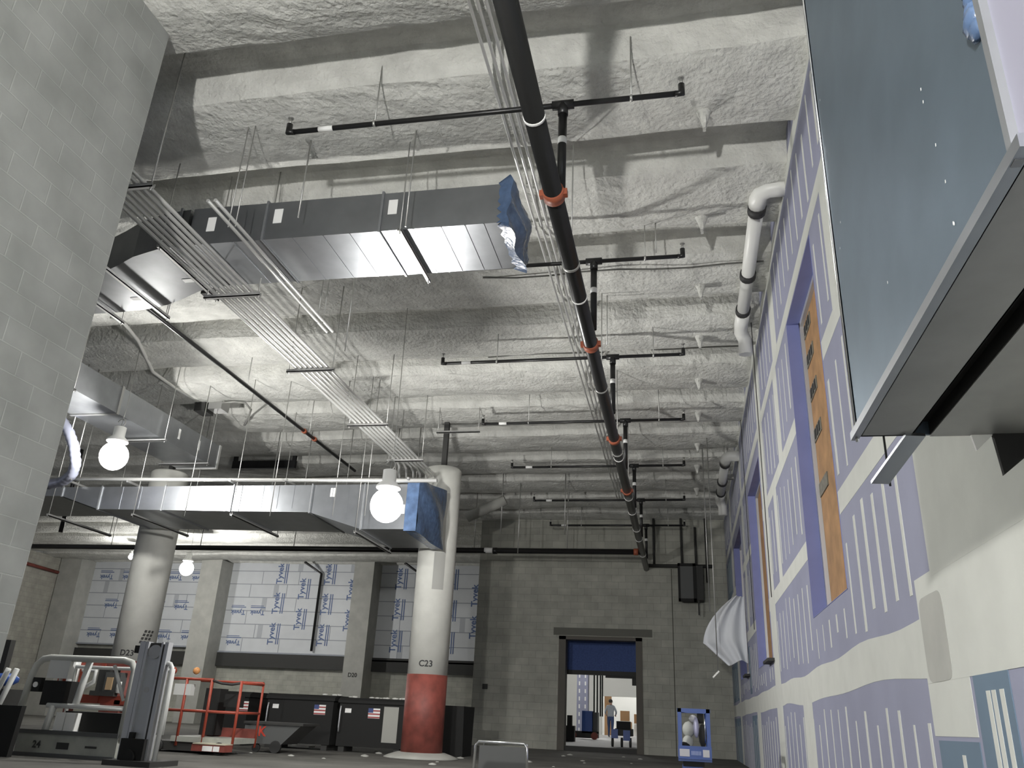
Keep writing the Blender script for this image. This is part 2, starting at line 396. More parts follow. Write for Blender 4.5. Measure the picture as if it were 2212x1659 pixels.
# ================================================================== HOUSE WRAP
def wrap_bay(x0, x1, z0, z1, label, mode):
    t = thing('house_wrap_sheet', label, 'house wrap', ((x0+x1)/2, 33.0, z0), 'house wrap between the piers')
    Yw = 33.05
    part('sheet', MB().box((x0,Yw,z0), (x1,Yw+.05,z1)), wrap_m, t)
    ln = MB(); nrow = 7
    for k in range(1, nrow): zz = z0+(z1-z0)*k/nrow; ln.box((x0,Yw-.006,zz-.016), (x1,Yw,zz+.016))
    rr = random.Random(int(x0*10))
    xx = x0+1.0
    while xx < x1:
        for k in range(nrow):
            if rr.random() < .5: h = (z1-z0)/nrow; ln.box((xx+.5*(k % 2)-.012,Yw-.006,z0+h*k), (xx+.5*(k % 2)+.012,Yw,z0+h*(k+1)))
        xx += 1.7
    ln.box((x0,Yw-.10,z0-.06), (x1,Yw+.05,z0))
    part('seam', ln, wrap_line, t)
    for q in range(6):
        xa = x0+.5+(x1-x0-1)*rr.random(); k_ = rr.randrange(nrow); h = (z1-z0)/nrow
        part('tape_patch', MB().box((xa,Yw-.004,z0+h*k_), (xa+.22,Yw,z0+h*(k_+1))), mat('wrap_tape', (.44,.46,.49), .6), t)
    def upside(cx, cz):
        lg = text_mb('Tyvek', .27, 0, lambda x, y, z: (cx-x, Yw-.008-z, cz-y)); lg.box((cx-.34,Yw-.010,cz+.19), (cx+.34,Yw-.004,cz+.225)); lg.box((cx-.34,Yw-.010,cz+.26), (cx+.25,Yw-.004,cz+.285)); part('logo_print', lg, wrap_ink, t, 'blue upside-down printed wordmark')
    def upward(cx, cz):
        lg = text_mb('Tyvek', .36, 0, lambda x, y, z: (cx-y, Yw-.008-z, cz+x))
        for q in (.22,.31): lg.box((cx+q,Yw-.010,cz-.42), (cx+q+.04,Yw-.004,cz+.42))
        part('logo_print', lg, wrap_ink, t, 'blue sideways printed wordmark')
    H = z1-z0
    if mode == 0:
        for r_, zz in enumerate((.35,1.6,2.85)):
            cx = x0+.7+.55*(r_ % 2)
            while cx < x1-.4: upside(cx, z0+zz); cx += 1.15
    else:
        cx = x0+(2.3 if mode == 1 else .8); r_ = 0
        if mode == 1:
            for zz in (.35,1.6): upside(x0+.6, z0+zz); 
            upside(x0+1.5, z0+1.6)
        while cx < x1-.4:
            cz = z0+.75+.62*(r_ % 2)
            while cz < z1-.5: upward(cx, cz); cz += 1.25
            cx += 1.1; r_ += 1
    return t
wrap_bay(-26.1, -20.2, 3.0, 6.75, 'house wrap bay with upside-down print behind the D23 column', 0)
wrap_bay(-19.25, -13.2, 2.85, 6.75, 'wide house wrap bay with mostly sideways print, left of the D20 pier', 1)
wrap_bay(-12.35, -7.4, 2.7, 6.75, 'house wrap bay with sideways print, behind the C23 column', 2)
for x, lb in ((-15.0,'thin black pipe down the wide house wrap bay'),(-10.55,'thin black pipe down the house wrap behind column C23')):
    solo('drop_pipe', MB().tube([(x,32.9,2.95),(x,32.9,6.1),(x-.6,32.4,6.5)], .055, 8), black_pipe, lb, 'pipe', 'black drop pipes')
struct('trim_3', MB().box((-27.2,32.95,2.25), (-7.0,33.1,2.78)), charcoal)  # charcoal band: dark of the shadow gap under the wrap, with its steel angle
# red pipe on the side wall
t = thing('red_sprinkler_pipe', 'red pipe high on the block side wall', 'pipe', (-27.1, 30, 5.5))
part('pipe', MB().tube([(-27.08,25.5,6.0),(-27.08,32.0,5.85)], .07, 8), red_p, t)
vm = MB()
for yy in (27.4,29.2): vm.box((-27.18,yy-.12,5.8), (-26.95,yy+.12,6.15))
part('valve', vm, red_p, t)
# ================================================================== SPRINKLER PIPEWORK
MPX, MPZ, MPR = -0.985, 5.0, .083
mp = thing('sprinkler_main', 'thick black sprinkler main running the length of the hall', 'pipe', (MPX, 12, MPZ))
part('pipe', MB().tube([(MPX,1.0,MPZ),(MPX,YF,MPZ)], MPR, 20), black_pipe, mp)
for i, yy in enumerate((5.9, 9.0, 12.6, 15.8)):
    c = MB().tube([(MPX,yy-.06,MPZ),(MPX,yy+.06,MPZ)], MPR+.014, 20); c.box((MPX-MPR-.04,yy-.03,MPZ-.03), (MPX-MPR+.01,yy+.03,MPZ+.03)).box((MPX+MPR-.01,yy-.03,MPZ-.03), (MPX+MPR+.04,yy+.03,MPZ+.03))
    part('coupling', c, orange_c, mp, 'orange grooved coupling')
for yy in (4.9, 7.8, 13.6, 17.5, 20.3): part('joint_ring', MB().tube([(MPX,yy-.012,MPZ),(MPX,yy+.012,MPZ)], MPR+.006, 20), white_tag, mp, 'pale joint ring')
for yy in (3.2, 7.1, 10.4, 13.3, 16.3, 19.2, 22.3): part('hanger', MB().tube([(MPX,yy,MPZ+MPR),(MPX,yy,ceil_z(yy)+.03)], .008, 6).tube([(MPX,yy-.018,MPZ),(MPX,yy+.018,MPZ)], MPR+.008, 18), rod_m, mp)
BR = [5.93, 8.73, 11.6, 14.5, 17.42, 20.4, 23.25]
BL = ['over the bare plastic-capped duct end','just beyond the plastic-capped duct','third out along the sprinkler main','fourth out along the sprinkler main','fifth out along the sprinkler main','sixth out along the sprinkler main','last before the far block wall']
def branch(y, x0, x1, lb):
    t = thing('sprinkler_branch', 'black sprinkler branch pipe with riser, '+lb, 'pipe', (MPX, y, 6.0), 'sprinkler branch pipes'); z = 6.0
    part('pipe', MB().tube([(x0,y,z),(x1,y,z)], .026, 12), black_pipe, t)
    rx = MPX+.06
    part('riser', MB().tube([(rx,y,MPZ+MPR-.02),(rx,y,z)], .04, 12), black_pipe, t)
    part('tee', MB().tube([(rx-.10,y,z),(rx+.10,y,z)], .045, 12).tube([(rx,y,z-.12),(rx,y,z)], .048, 12), black_pipe, t)
    part('riser_tag', MB().tube([(rx,y,5.55),(rx,y,5.62)], .0415, 12), white_tag, t)
    for x in (x0, x1): part('elbow', MB().tube([(x+.06*(1 if x == x0 else -1),y,z),(x,y,z),(x,y,z+.10)], [.03,.034,.03], 10), black_pipe, t)
    for x in (x0, x1): part('sprinkler_head', MB().tube([(x,y,z+.10),(x,y,z+.17)], .014, 8).lathe([(.03,0),(.03,.006)], (x,y,z+.17), 12), rod_m, t)
    part('pipe_label', MB().tube([(x0+.32,y,z),(x0+.47,y,z)], .028, 12), white_tag, t)
    for x in (x0+.9, x1-.45):
        part('hanger', MB().tube([(x,y,z-.03),(x,y,ceil_z(y)+.02)], .007, 6).tube([(x-.012,y,z),(x+.012,y,z)], .034, 10), rod_m, t)
    return t
for y, lb in zip(BR, BL): branch(y, -3.67 if y > 8 else -3.67, .15, lb)
cp = thing('cross_pipe', 'long black pipe across the hall below the duct, meeting the sprinkler main', 'pipe', (-8, 22, 5.0))
part('pipe', MB().tube([(-26,22,5.05),(MPX,22,5.0)], .075, 14), black_pipe, cp)
for x in (-1.15,-5.0): part('coupling', MB().tube([(x-.06,22,5.0),(x+.06,22,5.0)], .09, 14), orange_c if x > -2 else black_pipe, cp)
for x in (-3.0,-5.6,-8.2,-11,-14,-17,-20): part('hanger', MB().tube([(x,22,5.05),(x,22,ceil_z(22)+.03)], .012, 6), rod_m, cp)
part('pipe_label', MB().tube([(-5.3,22,5.011),(-5.05,22,5.01)], .077, 14), white_tag, cp)
bp_ = thing('side_bay_pipe', 'slim black pipe in the side bay, running under the duct elbow', 'pipe', (-7.3, 12, 5.9))
part('pipe', MB().tube([(-7.3,4,5.9),(-7.35,17.2,5.9)], .035, 10), black_pipe, bp_)
for yy in (14.4, 14.9): part('coupling', MB().tube([(-7.34,yy-.04,5.9),(-7.34,yy+.04,5.9)], .05, 10), orange_c, bp_)
for yy in (9.5,12,14.6): part('hanger', MB().tube([(-7.32,yy,5.9),(-7.32,yy,ceil_z(yy)+.03)], .008, 6), rod_m, bp_)
bp2 = solo('side_bay_riser', MB().tube([(-14.6,17,4.4),(-14.6,17,6.95)], .05, 8), black_pipe, 'short black riser pipe beside the block pier wall, under the duct', 'pipe')
solo('sloping_pipe', MB().tube([at(1009,1118,1,20), at(1092,1080,1,20)], .13, 12), grey_c, 'grey pipe sloping up under the deck beside column C23', 'pipe')
# ================================================================== CONDUIT BUNDLE ON TRAPEZES
CZ = 5.2
ordn = ['first','second','third','fourth','fifth','sixth','seventh']
for i in range(7):
    x = -5.26+.078*i
    m = MB().tube([(x,-1,CZ),(x,15.15,CZ),(x,15.3,CZ-.04),(x,15.36,CZ-.2),(x,15.36,4.75)] if i > 3 else [(x,-1,CZ),(x,14.2+.2*i,CZ),(x,14.4+.2*i,CZ-.05),(x,14.5+.2*i,CZ-.3)], .021, 8)
    solo('conduit', m, zinc, 'long silver conduit on the trapezes, %s counted from the side bay' % ordn[i], 'conduit', 'conduits of the main bundle')
def trapeze(y, x0, x1, z, lb, zt=None, ax=0, m=strut_m):
    t = thing('trapeze_hanger', lb, 'hanger', ((x0+x1)/2, y, z) if ax == 0 else (y, (x0+x1)/2, z), 'trapeze hangers')
    c = MB()
    if ax == 0: c.box((x0,y-.02,z-.045), (x1,y+.02,z-.03)).box((x0,y-.02,z-.045), (x1,y-.016,z)).box((x0,y+.016,z-.045), (x1,y+.02,z))
    else: c.box((y-.02,x0,z-.045), (y+.02,x1,z-.03)).box((y-.02,x0,z-.045), (y-.016,x1,z)).box((y+.016,x0,z-.045), (y+.02,x1,z))
    part('channel', c, m, t)
    for x in (x0+.03, x1-.03):
        p = (x,y) if ax == 0 else (y,x)
        zz = zt or ceil_z(p[1])+.03
        part('rod', MB().tube([(p[0],p[1],z-.07),(p[0],p[1],zz)], .007, 6), rod_m, t)
    return t
for y, lb in zip((5.5,7.6,9.8,12.1,14.1), ('closest to the block pier wall','just past the duct elbow','over the middle of the hall','fourth along the conduits','above the lamp')):
    trapeze(y, -5.40, -4.68, CZ-.022, 'steel trapeze carrying the conduit bundle, '+lb)
for i, x in enumerate((-4.38,-4.30)):
    t = thing('conduit', 'short silver conduit passing under the long duct, '+('outer' if i == 0 else 'inner')+' of the pair', 'conduit', (x, 7.3, 5.22), 'pair of conduits below the duct')
    part('pipe', MB().tube([(x,5.9,5.24),(x,8.8,5.24)], .018, 8), zinc, t)
    for yy in (6.3, 8.5): part('rod', MB().tube([(x,yy,5.2),(x,yy,ceil_z(yy)+.03)], .006, 6), rod_m, t)
for i in range(3):
    x = -1.62+.075*i; pts = []
    yy = 2.0
    while yy < 22.4: pts.append((x, yy, 6.385-.008*math.sin(yy))); yy += .6
    solo('conduit', MB().tube(pts, .016, 8), zinc, 'thin conduit close under the deck beside the sprinkler main, '+ordn[i]+' of three', 'conduit', 'conduits along the sprinkler main')
trapeze(15.0, -4.75, -3.85, 6.05, 'dull trapeze above the blue-wrapped duct end')
# ================================================================== DUCTS
def sweep_duct(path, wid, z0, z1, mb, mi=0):
    """rectangular duct along a plan polyline, mitred"""
    P = [V((p[0], p[1], 0)) for p in path]; N = len(P); vs = []
    for i in range(N):
        a = (P[i]-P[i-1]).normalized() if i > 0 else (P[1]-P[0]).normalized()
        b = (P[i+1]-P[i]).normalized() if i < N-1 else a
        tng = (a+b).normalized(); nrm = V((-tng.y, tng.x, 0)); w2 = wid/2/max(.5, tng.dot(a))
        for sx, z in ((-1,z0),(1,z0),(1,z1),(-1,z1)): vs.append(P[i]+nrm*sx*w2+V((0,0,z)))
    fs = [(i*4+k, i*4+(k+1) % 4, (i+1)*4+(k+1) % 4, (i+1)*4+k) for i in range(N-1) for k in range(4)]
    fs += [(3,2,1,0), tuple((N-1)*4+k for k in range(4))]
    mb.add(vs, fs, mi); return P
d1 = thing('rectangular_duct', 'long galvanized duct hung across the hall, blue film over its open end', 'duct', (-3.5, 7.3, 5.35))
DZ0, DZ1 = 5.37, 5.84; DY0, DY1 = 6.82, 7.72; yc_ = (DY0+DY1)/2
body = MB(); sweep_duct([(-1.63,yc_),(-5.2,yc_)], DY1-DY0, DZ0, DZ1, body)
part('straight_run', body, galv, d1)
el = MB(); path = [(-5.2,yc_),(-5.5,yc_+.03),(-5.8,yc_+.12),(-6.1,yc_+.27),(-6.4,yc_+.40),(-6.7,yc_+.47),(-7.1,yc_+.5),(-7.9,yc_+.5)]
sweep_duct(path, DY1-DY0, DZ0, DZ1, el)
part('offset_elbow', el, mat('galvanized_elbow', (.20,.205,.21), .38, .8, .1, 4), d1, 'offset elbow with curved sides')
for x in (-2.97,-4.3,-5.35): 
    e = .018; f = MB().box((x-.012,DY0-e,DZ0-e), (x+.012,DY1+e,DZ0)).box((x-.012,DY0-e,DZ0), (x+.012,DY0,DZ1+e)).box((x-.012,DY1,DZ0), (x+.012,DY1+e,DZ1+e)).box((x-.012,DY0,DZ1), (x+.012,DY1,DZ1+e))
    part('joint_flange', f, galv_dull, d1)
for x in (-1.85,-2.05,-2.3,-2.6,-3.3,-3.6,-3.95,-4.65,-4.95): part('cross_seam', MB().box((x-.004,DY0,DZ0-.006), (x+.004,DY1,DZ0)), galv, d1)
for x, z in ((-2.85,5.66),(-4.16,5.66),(-4.95,5.62)): part('sticker', MB().box((x-.05,DY0-.003,z-.09), (x+.05,DY0-.001,z+.09)), white_tag, d1, 'white paper sticker')
for p in ((-5.62,7.55),(-6.55,7.9)): part('sticker', MB().box((p[0]-.07,p[1]-.04,DZ0-.003), (p[0]+.07,p[1]+.04,DZ0-.001)), white_tag, d1, 'white paper sticker')
# blue film bulging over the end
fl = MB(); NY, NZ = 12, 14
def filmx(u, v, e=1): return -1.63+.10*e*math.sin(math.pi*u)*math.sin(math.pi*v)+.035*math.sin(9*u+5*v)*math.sin(11*v+2)
vs = []
for j in range(NZ+1):
    for i in range(NY+1):
        u, v = i/NY, j/NZ; o = .03
        vs.append((filmx(u, v)+.05, DY0-o-.012*math.sin(v*17)+(DY1-DY0+2*o)*u, DZ0-.06+(DZ1-DZ0+.16+.02*math.sin(u*13))*v))
fs = [(j*(NY+1)+i, j*(NY+1)+i+1, (j+1)*(NY+1)+i+1, (j+1)*(NY+1)+i) for j in range(NZ) for i in range(NY)]
fl.add(vs, fs, 0, True)
rim = [vs[i] for i in range(NY+1)]+[vs[j*(NY+1)+NY] for j in range(1, NZ+1)]+[vs[NZ*(NY+1)+i] for i in range(NY-1,-1,-1)]+[vs[j*(NY+1)] for j in range(NZ-1,0,-1)]
cyv, czv = yc_, (DZ0+DZ1)/2
inn = []
for k, p in enumerate(rim):
    yy = min(DY1+.008, max(DY0-.008, p[1])); zz = min(DZ1+.008, max(DZ0-.008, p[2])); inn.append((-1.66-.06*abs(math.sin(k*1.7)), yy, zz))
nr = len(rim); fl.add(rim+inn, [(k, (k+1) % nr, nr+(k+1) % nr, nr+k) for k in range(nr)], 0, True)
part('end_film', fl, blue_film, d1, 'crumpled blue plastic film taped over the open end')
trapeze(-2.72, DY0-.08, DY1+.10, DZ0-.02, 'strut trapeze under the long duct, nearest its filmed end', None, 1)
trapeze(-5.47, DY0-.1, DY1+.25, DZ0-.02, 'strut trapeze under the duct elbow, on its hall side', None, 1)
trapeze(-6.40, DY0+.2, DY1+.65, DZ0-.02, 'strut trapeze under the middle of the duct elbow', None, 1)
trapeze(-7.1, DY0+.4, DY1+.7, DZ0-.02, 'strut trapeze under the duct elbow, beside the block pier wall', None, 1)
# damper arm (black) hanging beyond the elbow
solo('black_bracket', MB().box((-5.75,8.0,5.45), (-5.62,8.12,5.75)), charcoal, 'small black bracket beside the duct elbow', 'bracket')
# second duct, across the hall in front of the columns
d2 = thing('rectangular_duct', 'wide galvanized duct behind the hall lamp, stepped in height, blue wrapped end', 'duct', (-8, 14.1, 3.7))
Y0, Y1, X1 = 13.3, 14.95, -4.47
def prof_duct(x0, x1, za0, za1, zb, y0=Y0, y1=Y1, mb=None):
    mb = mb or MB()
    return mb.add([(x0,y0,za0),(x1,y0,za1),(x1,y1,za1),(x0,y1,za0),(x0,y0,zb),(x1,y0,zb),(x1,y1,zb),(x0,y1,zb)],
                  [(0,3,2,1),(4,5,6,7),(0,1,5,4),(1,2,6,5),(2,3,7,6),(3,0,4,7)])
ZT = 4.47
part('tall_section', prof_duct(-5.45, X1, 3.67, 3.67, ZT), galv, d2)
part('reducer', prof_duct(-6.45, -5.45, 3.97, 3.67, ZT), galv, d2)
part('middle_section', prof_duct(-10.75, -6.45, 4.04, 3.97, ZT), galv, d2)
part('reducer', prof_duct(-11.6, -10.75, 4.30, 4.04, ZT), galv, d2)
part('shallow_section', prof_duct(-15.5, -11.6, 4.30, 4.30, ZT), galv, d2)
for x, zb_ in ((-5.45,3.67),(-6.45,3.97),(-8.0,4.0),(-9.4,4.02),(-10.75,4.04),(-11.6,4.30)):
    e = .02; part('joint_flange', MB().box((x-.013,Y0-e,zb_-e), (x+.013,Y0,ZT+e)).box((x-.013,Y0,zb_-e), (x+.013,Y1,zb_)), galv_dull, d2)
for x in (-4.95,-5.2,-5.75,-6.05,-6.8,-7.1,-7.4,-7.7,-8.5,-8.9,-9.9,-10.3): part('cross_seam', MB().box((x-.004,Y0-.005,4.04 if x < -6.4 else 3.85), (x+.004,Y0,ZT)), galv, d2)
for x, z in ((-4.72,4.02),(-6.05,4.33),(-7.55,4.30),(-8.6,4.33)): part('sticker', MB().box((x-.045,Y0-.003,z-.08), (x+.045,Y0-.001,z+.08)), white_tag, d2, 'white paper sticker')
ef = MB(); vs = []; 
for j in range(NZ+1):
    for i in range(NY+1):
        u, v = i/NY, j/NZ
        vs.append((X1+.03+.09*math.sin(math.pi*u)*math.sin(math.pi*v)+.02*math.sin(8*u+7*v), Y0-.01+(Y1-Y0+.03)*u, 3.63+(ZT+.08-3.63+.25*u*v)*v))
ef.add(vs, fs, 0, True)
ef.box((X1-.19,Y0-.008,3.64), (X1+.03,Y0-.002,ZT+.02)).box((X1-.19,Y0,3.652), (X1+.03,Y1,3.66))
part('end_film', ef, blue_film, d2, 'blue plastic film wrapped over the duct end')
for i, x in enumerate((-5.5,-7.9,-9.9,-11.7)):
    t = trapeze(x, Y0-.12, Y1+.1, 3.62 if x > -6 else 3.93, 'strut trapeze under the wide stepped duct, %s from its blue end' % ordn[i], None, 1)
# silver conduit run lying over the stepped duct
t = thing('silver_conduit_run', 'bright silver conduit running along the top of the stepped duct', 'conduit', (-8, 13.2, 4.6))
part('pipe', MB().tube([(-12.8,13.2,4.62),(-4.1,13.2,4.50)], .035, 10), zinc, t)
for x in (-11.3,-10.1,-8.0,-6.9,-4.6): part('strut_arm', MB().box((x-.02,13.1,4.50), (x+.02,14.0,4.54)), strut_m, t)
for x in (-11.3,-8.9,-7.2,-6.0,-5.4): part('rod', MB().tube([(x,13.3,3.9),(x,13.3,ceil_z(13.3)+.03)], .008, 6), rod_m, t)
# duct behind, along the side bay, dropping into the hall duct
d3 = thing('side_bay_duct', 'galvanized duct running down the side bay past the strung lamp', 'duct', (-9.7, 12, 5.4))
Xa, Xb = -10.35, -9.45
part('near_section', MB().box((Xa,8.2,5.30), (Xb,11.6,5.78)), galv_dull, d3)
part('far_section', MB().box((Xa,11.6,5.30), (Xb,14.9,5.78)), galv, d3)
part('joint_flange', MB().box((Xa-.02,11.57,5.28), (Xb+.02,11.63,5.80)), strut_m, d3)
part('end_flange', MB().box((Xa-.015,14.86,5.285), (Xb+.015,14.92,5.795)), zinc, d3)
part('sticker', MB().box((-9.75,9.9,5.296), (-9.60,10.0,5.299)), white_tag, d3)
for q in (13.4,14.1): part('sticker', MB().box((Xb+.001,q,5.45), (Xb+.003,q+.06,5.65)), white_tag, d3)
for y, lb in zip((10.4,12.9,14.4), ('nearest the block pier wall','over the strung lamp','at its open end')):
    trapeze(y, Xa-.1, Xb+.12, 5.27, 'bright trapeze under the side bay duct, '+lb)
d4 = thing('rear_duct', 'grey duct behind and above the stepped duct, with an orange plug', 'duct', (-7, 16.8, 5.2))
part('run', MB().box((-9.4,16.6,4.95), (-5.3,17.5,5.32)), galv_dull, d4)
part('plug', MB().tube([(-8.6,16.6,5.12),(-8.6,16.58,5.12)], .06, 12), orange_c, d4, 'round orange plug')
for x in (-9.3,-7.9,-6.6): part('joint_flange', MB().box((x-.015,16.58,4.93), (x+.015,17.5,5.34)), galv_dull, d4)
for x in (-9.0,-8.2,-7.2,-6.1,-5.6): part('rod', MB().tube([(x,16.5,4.9),(x,16.5,ceil_z(16.5)+.03)], .010, 6), rod_m, d4)
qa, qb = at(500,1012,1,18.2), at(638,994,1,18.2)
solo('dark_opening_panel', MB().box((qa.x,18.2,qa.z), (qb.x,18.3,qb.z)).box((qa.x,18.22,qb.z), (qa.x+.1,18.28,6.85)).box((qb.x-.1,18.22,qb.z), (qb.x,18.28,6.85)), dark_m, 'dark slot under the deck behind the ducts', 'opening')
# large flat duct low in the side bay behind the columns
# flexible duct
fx = MB(); pts = [at(128,900,1,12.0), at(148,930,1,12.0), at(160,965,1,12.0), at(164,1000,1,12.1), at(156,1025,1,12.3), at(136,1040,1,12.5), at(100,1048,1,12.7)]
P = []
for i in range(len(pts)-1):
    for q in range(6): P.append(pts[i].lerp(pts[i+1], q/6))
fx.tube(P, [.095 if i % 2 else .082 for i in range(len(P))], 14)
t = thing('flexible_duct', 'grey flexible duct curving down beside the block pier wall', 'duct', P[len(P)//2])
part('tube', fx, mat('flex_duct_film', (.42,.44,.55), .4, .3), t)
for k in (8, 24): part('strap', MB().tube([P[k]-V((0,0,.1)), (P[k].x,P[k].y,ceil_z(P[k].y))], .012, 6), rod_m, t)
for i, (yy, xa, xb, lb) in enumerate(((9.75,-2.6,1.2,'second rib past the filmed duct'),(10.9,-1.3,1.2,'third rib past the filmed duct'),(13.1,-3.3,1.1,'rib before the fourth branch pipe'),(16.2,-3.4,1.1,'rib before the fifth branch pipe'),(18.4,-2.9,1.1,'rib past the fifth branch pipe'))):
    z = ceil_z(yy)-.03
    solo('deck_cable', MB().tube([(xa+(xb-xa)*q/8,yy+.03*math.sin(q*1.3+i),z-.02*abs(math.sin(q*.9+i))) for q in range(9)]+[(xb,yy,z)], .012, 6), mat('dark_cable',(.10,.10,.09),.6), 'thin dark cable strung across the deck, '+lb, 'cable', 'cables strung across the deck')
# white conduit and junction box
solo('conduit', MB().tube([at(p[0], p[1], 2, 6.45) for p in ((240,685),(268,698),(298,735),(330,803),(378,838),(428,866))], .03, 8), mat('white_conduit',(.6,.6,.57),.5), 'pale conduit zigzagging under the side bay deck', 'conduit')
t = thing('junction_box', 'cluster of dark electrical boxes with looping cable under the side bay deck', 'electrical box', at(455,885,2,6.4))
q = at(452,884,2,6.4)
part('box', MB().box((q.x-.22,q.y-.2,6.3), (q.x+.02,q.y+.15,6.58)), charcoal, t)
part('box', MB().box((q.x+.08,q.y-.18,6.34), (q.x+.38,q.y+.12,6.6)), strut_m, t)
part('cable', MB().tube([at(p[0], p[1], 2, 6.45) for p in ((480,870),(505,868),(530,870),(542,885),(536,905),(528,918))], .022, 8), mat('grey_cable',(.3,.3,.28),.6), t)
# ================================================================== DECK CLIPS, RODS, WHITE DRAIN PIPES
for i, yy in enumerate((6.75,8.65,10.3,11.95,13.7,15.4,17.3,19.0,21.0)):
    x = .38+.012*i; z = ceil_z(yy)
    m = MB().lathe([(.10,0.06),(.075,0),(.045,-.08),(.018,-.19)], (x,yy,z), 10).box((x-.015,yy-.07,z-.18), (x+.015,yy+.07,z-.02))
    solo('insulated_clip', m, spray, 'pale insulation-coated clip under the deck beside the wallboard, %s in the row' % (ordn+['eighth','ninth'])[i], 'clip', 'deck clips beside the wallboard')
RODS = [(1088,1045,1080,1150,20,'beyond the conduit ends, longest of three'),(1126,1048,1117,1195,20.5,'reaching down to the cross pipe'),(1220,1000,1222,1155,20,'hanging alone in the middle of the hall'),
        (1160,0,1155,60,6.0,'close to the sprinkler main overhead'),(903,255,875,490,6.6,'between the ribs and the filmed duct'),(668,350,640,470,6.6,'beside the white sticker on the long duct'),(600,110,575,200,6.0,'above the end of the first branch pipe'),(765,630,742,760,8.6,'beside the short conduit pair'),
        (1415,490,1418,545,8.7,'at the end of the second branch pipe'),(1310,640,1313,745,10.5,'between second and third branch pipes')]
for xa, ya, xb, yb, Yd, lb in RODS:
    a, b = at(xa,ya,1,Yd), at(xb,yb,1,Yd); x = (a.x+b.x)/2
    solo('threaded_rod', MB().tube([(x,Yd,b.z),(x,Yd,max(a.z, ceil_z(Yd)+.03))], .009 if Yd < 15 else .014, 6), rod_m, 'thin hanging steel rod '+lb, 'rod', 'loose hanging rods')
for i, (xb, yb, Yd) in enumerate(((1551,1452,17),(1533,1320,17.6))):
    b = at(xb, yb, 1, Yd)
    m = MB().tube([(b.x,Yd,b.z),(b.x,Yd,ceil_z(Yd)+.03)], .010, 6)
    if i == 0: m.bar((b.x-.10,Yd,b.z-.10), (b.x+.02,Yd,b.z+.02), .05, .03)
    solo('hanging_wire', m, rod_m, 'long thin wire hanging in front of the plastic sheet, '+('with a hook on its end' if i == 0 else 'the shorter one'), 'wire')
for xs_, ys_, Yd, lb in ((1670,1290,11.6,'short dark wire against the wallboard beyond the nearest window'),(1632,1360,15.9,'thin dark wire in front of the second window')):
    b = at(xs_, ys_, 1, Yd); 
    solo('hanging_wire', MB().tube([(b.x-.02,Yd,b.z),(b.x-.02,Yd,ceil_z(Yd)+.03)], .006, 6), rubber, lb, 'wire')
def drain(y0, y1, z, lb, s=1.0, x=1.02):
    t = thing('white_drain_pipe', lb, 'pipe', (x, (y0+y1)/2, z)); r = .095*s
    part('elbow', MB().tube([(XR+.05,y0,z+.02),(x+.20,y0,z+.02),(x+.10,y0+.01,z+.02),(x+.03,y0+.05,z),(x,y0+.13,z-.02),(x,y0+.26,z-.03)], r*1.08, 14), pvc, t)
    part('pipe', MB().tube([(x,y0+.25,z-.03),(x,y1-.3,z-.06)], r*.92, 14), pvc, t)
    part('end_elbow', MB().tube([(x,y1-.62,z-.06),(x,y1-.25,z-.06),(x,y1-.1,z-.12),(x+.06,y1-.02,z-.22),(x+.06,y1,z-.45)], r*1.08, 14), pvc, t)
    L = y1-y0
    for yy in (y0+.30, y0+.52*L, y1-.68): part('coupling', MB().tube([(x,yy-.06,z-.045),(x,yy+.06,z-.045)], r*1.12, 14), rubber, t, 'black rubber coupling')
    part('support', MB().box((x-.15,y0+.6*L-.06,z+.09), (XR,y0+.6*L+.06,z+.2)), spray, t)
    for yy in (y0+.35, y0+.75*L): part('hanger', MB().tube([(x,yy,z),(x,yy,ceil_z(yy)+.03)], .008, 6), rod_m, t)
drain(8.15, 11.7, 6.45, 'white drain pipe with black couplings under the deck, closest length to the big duct')
drain(17.2, 20.6, 6.1, 'white drain pipe with black couplings, distant length under the deck by the wallboard', 1.1)
# ================================================================== BIG DUCT OVERHEAD AT THE WALLBOARD
BX, BY0, BY1, BZ = .66, 1.42, 3.05, 1.745
t = thing('large_supply_duct', 'large blue-grey sheet metal duct hung overhead against the wallboard', 'duct', (.97, 2.2, BZ))
part('side_panel', MB().box((BX,BY0,BZ), (BX+.012,BY1,6.40)), galv_blue, t, 'blue-grey side panel with white specks')
part('front_panel', MB().box((BX,BY1-.012,BZ), (XR-.01,BY1,6.40)), galv_blue, t)
part('corner_bead', MB().tube([(BX-.003,BY1+.002,BZ-.02),(BX-.003,BY1+.002,6.4)], .006, 8), chrome, t)
part('lower_flange', MB().box((BX-.022,BY0-.05,BZ-.008), (BX+.004,BY1+.02,BZ+.022)), galv, t, 'bright flange along the lower edge')
u = MB().box((BX,BY0,BZ), (.845,BY1,BZ+.008)).box((.905,BY0,BZ-.004), (XR-.01,BY1,BZ+.008))
part('bottom_panel', u, galv_dark, t)
part('bottom_groove', MB().box((.845,BY0,BZ+.05), (.905,BY1,BZ+.06)).box((.84,BY0,BZ), (.846,BY1,BZ+.06)).box((.904,BY0,BZ), (.91,BY1,BZ+.06)), dark_m, t)
part('drive_cleat', MB().bar((.85,BY1-.03,BZ-.005), (.80,BY1+.36,BZ-.075), .07, .012), galv, t, 'bent metal strap sticking out of the lower edge')
part('corner_tab', MB().add([(1.04,BY1+.002,BZ+.002),(1.12,BY1+.002,BZ+.002),(1.052,BY1+.004,BZ-.062),(1.04,BY1-.01,BZ+.002),(1.12,BY1-.01,BZ+.002),(1.052,BY1-.008,BZ-.062)], [(0,1,2),(5,4,3),(0,3,4,1),(1,4,5,2),(2,5,3,0)]), white_tag, t, 'white triangular tab')
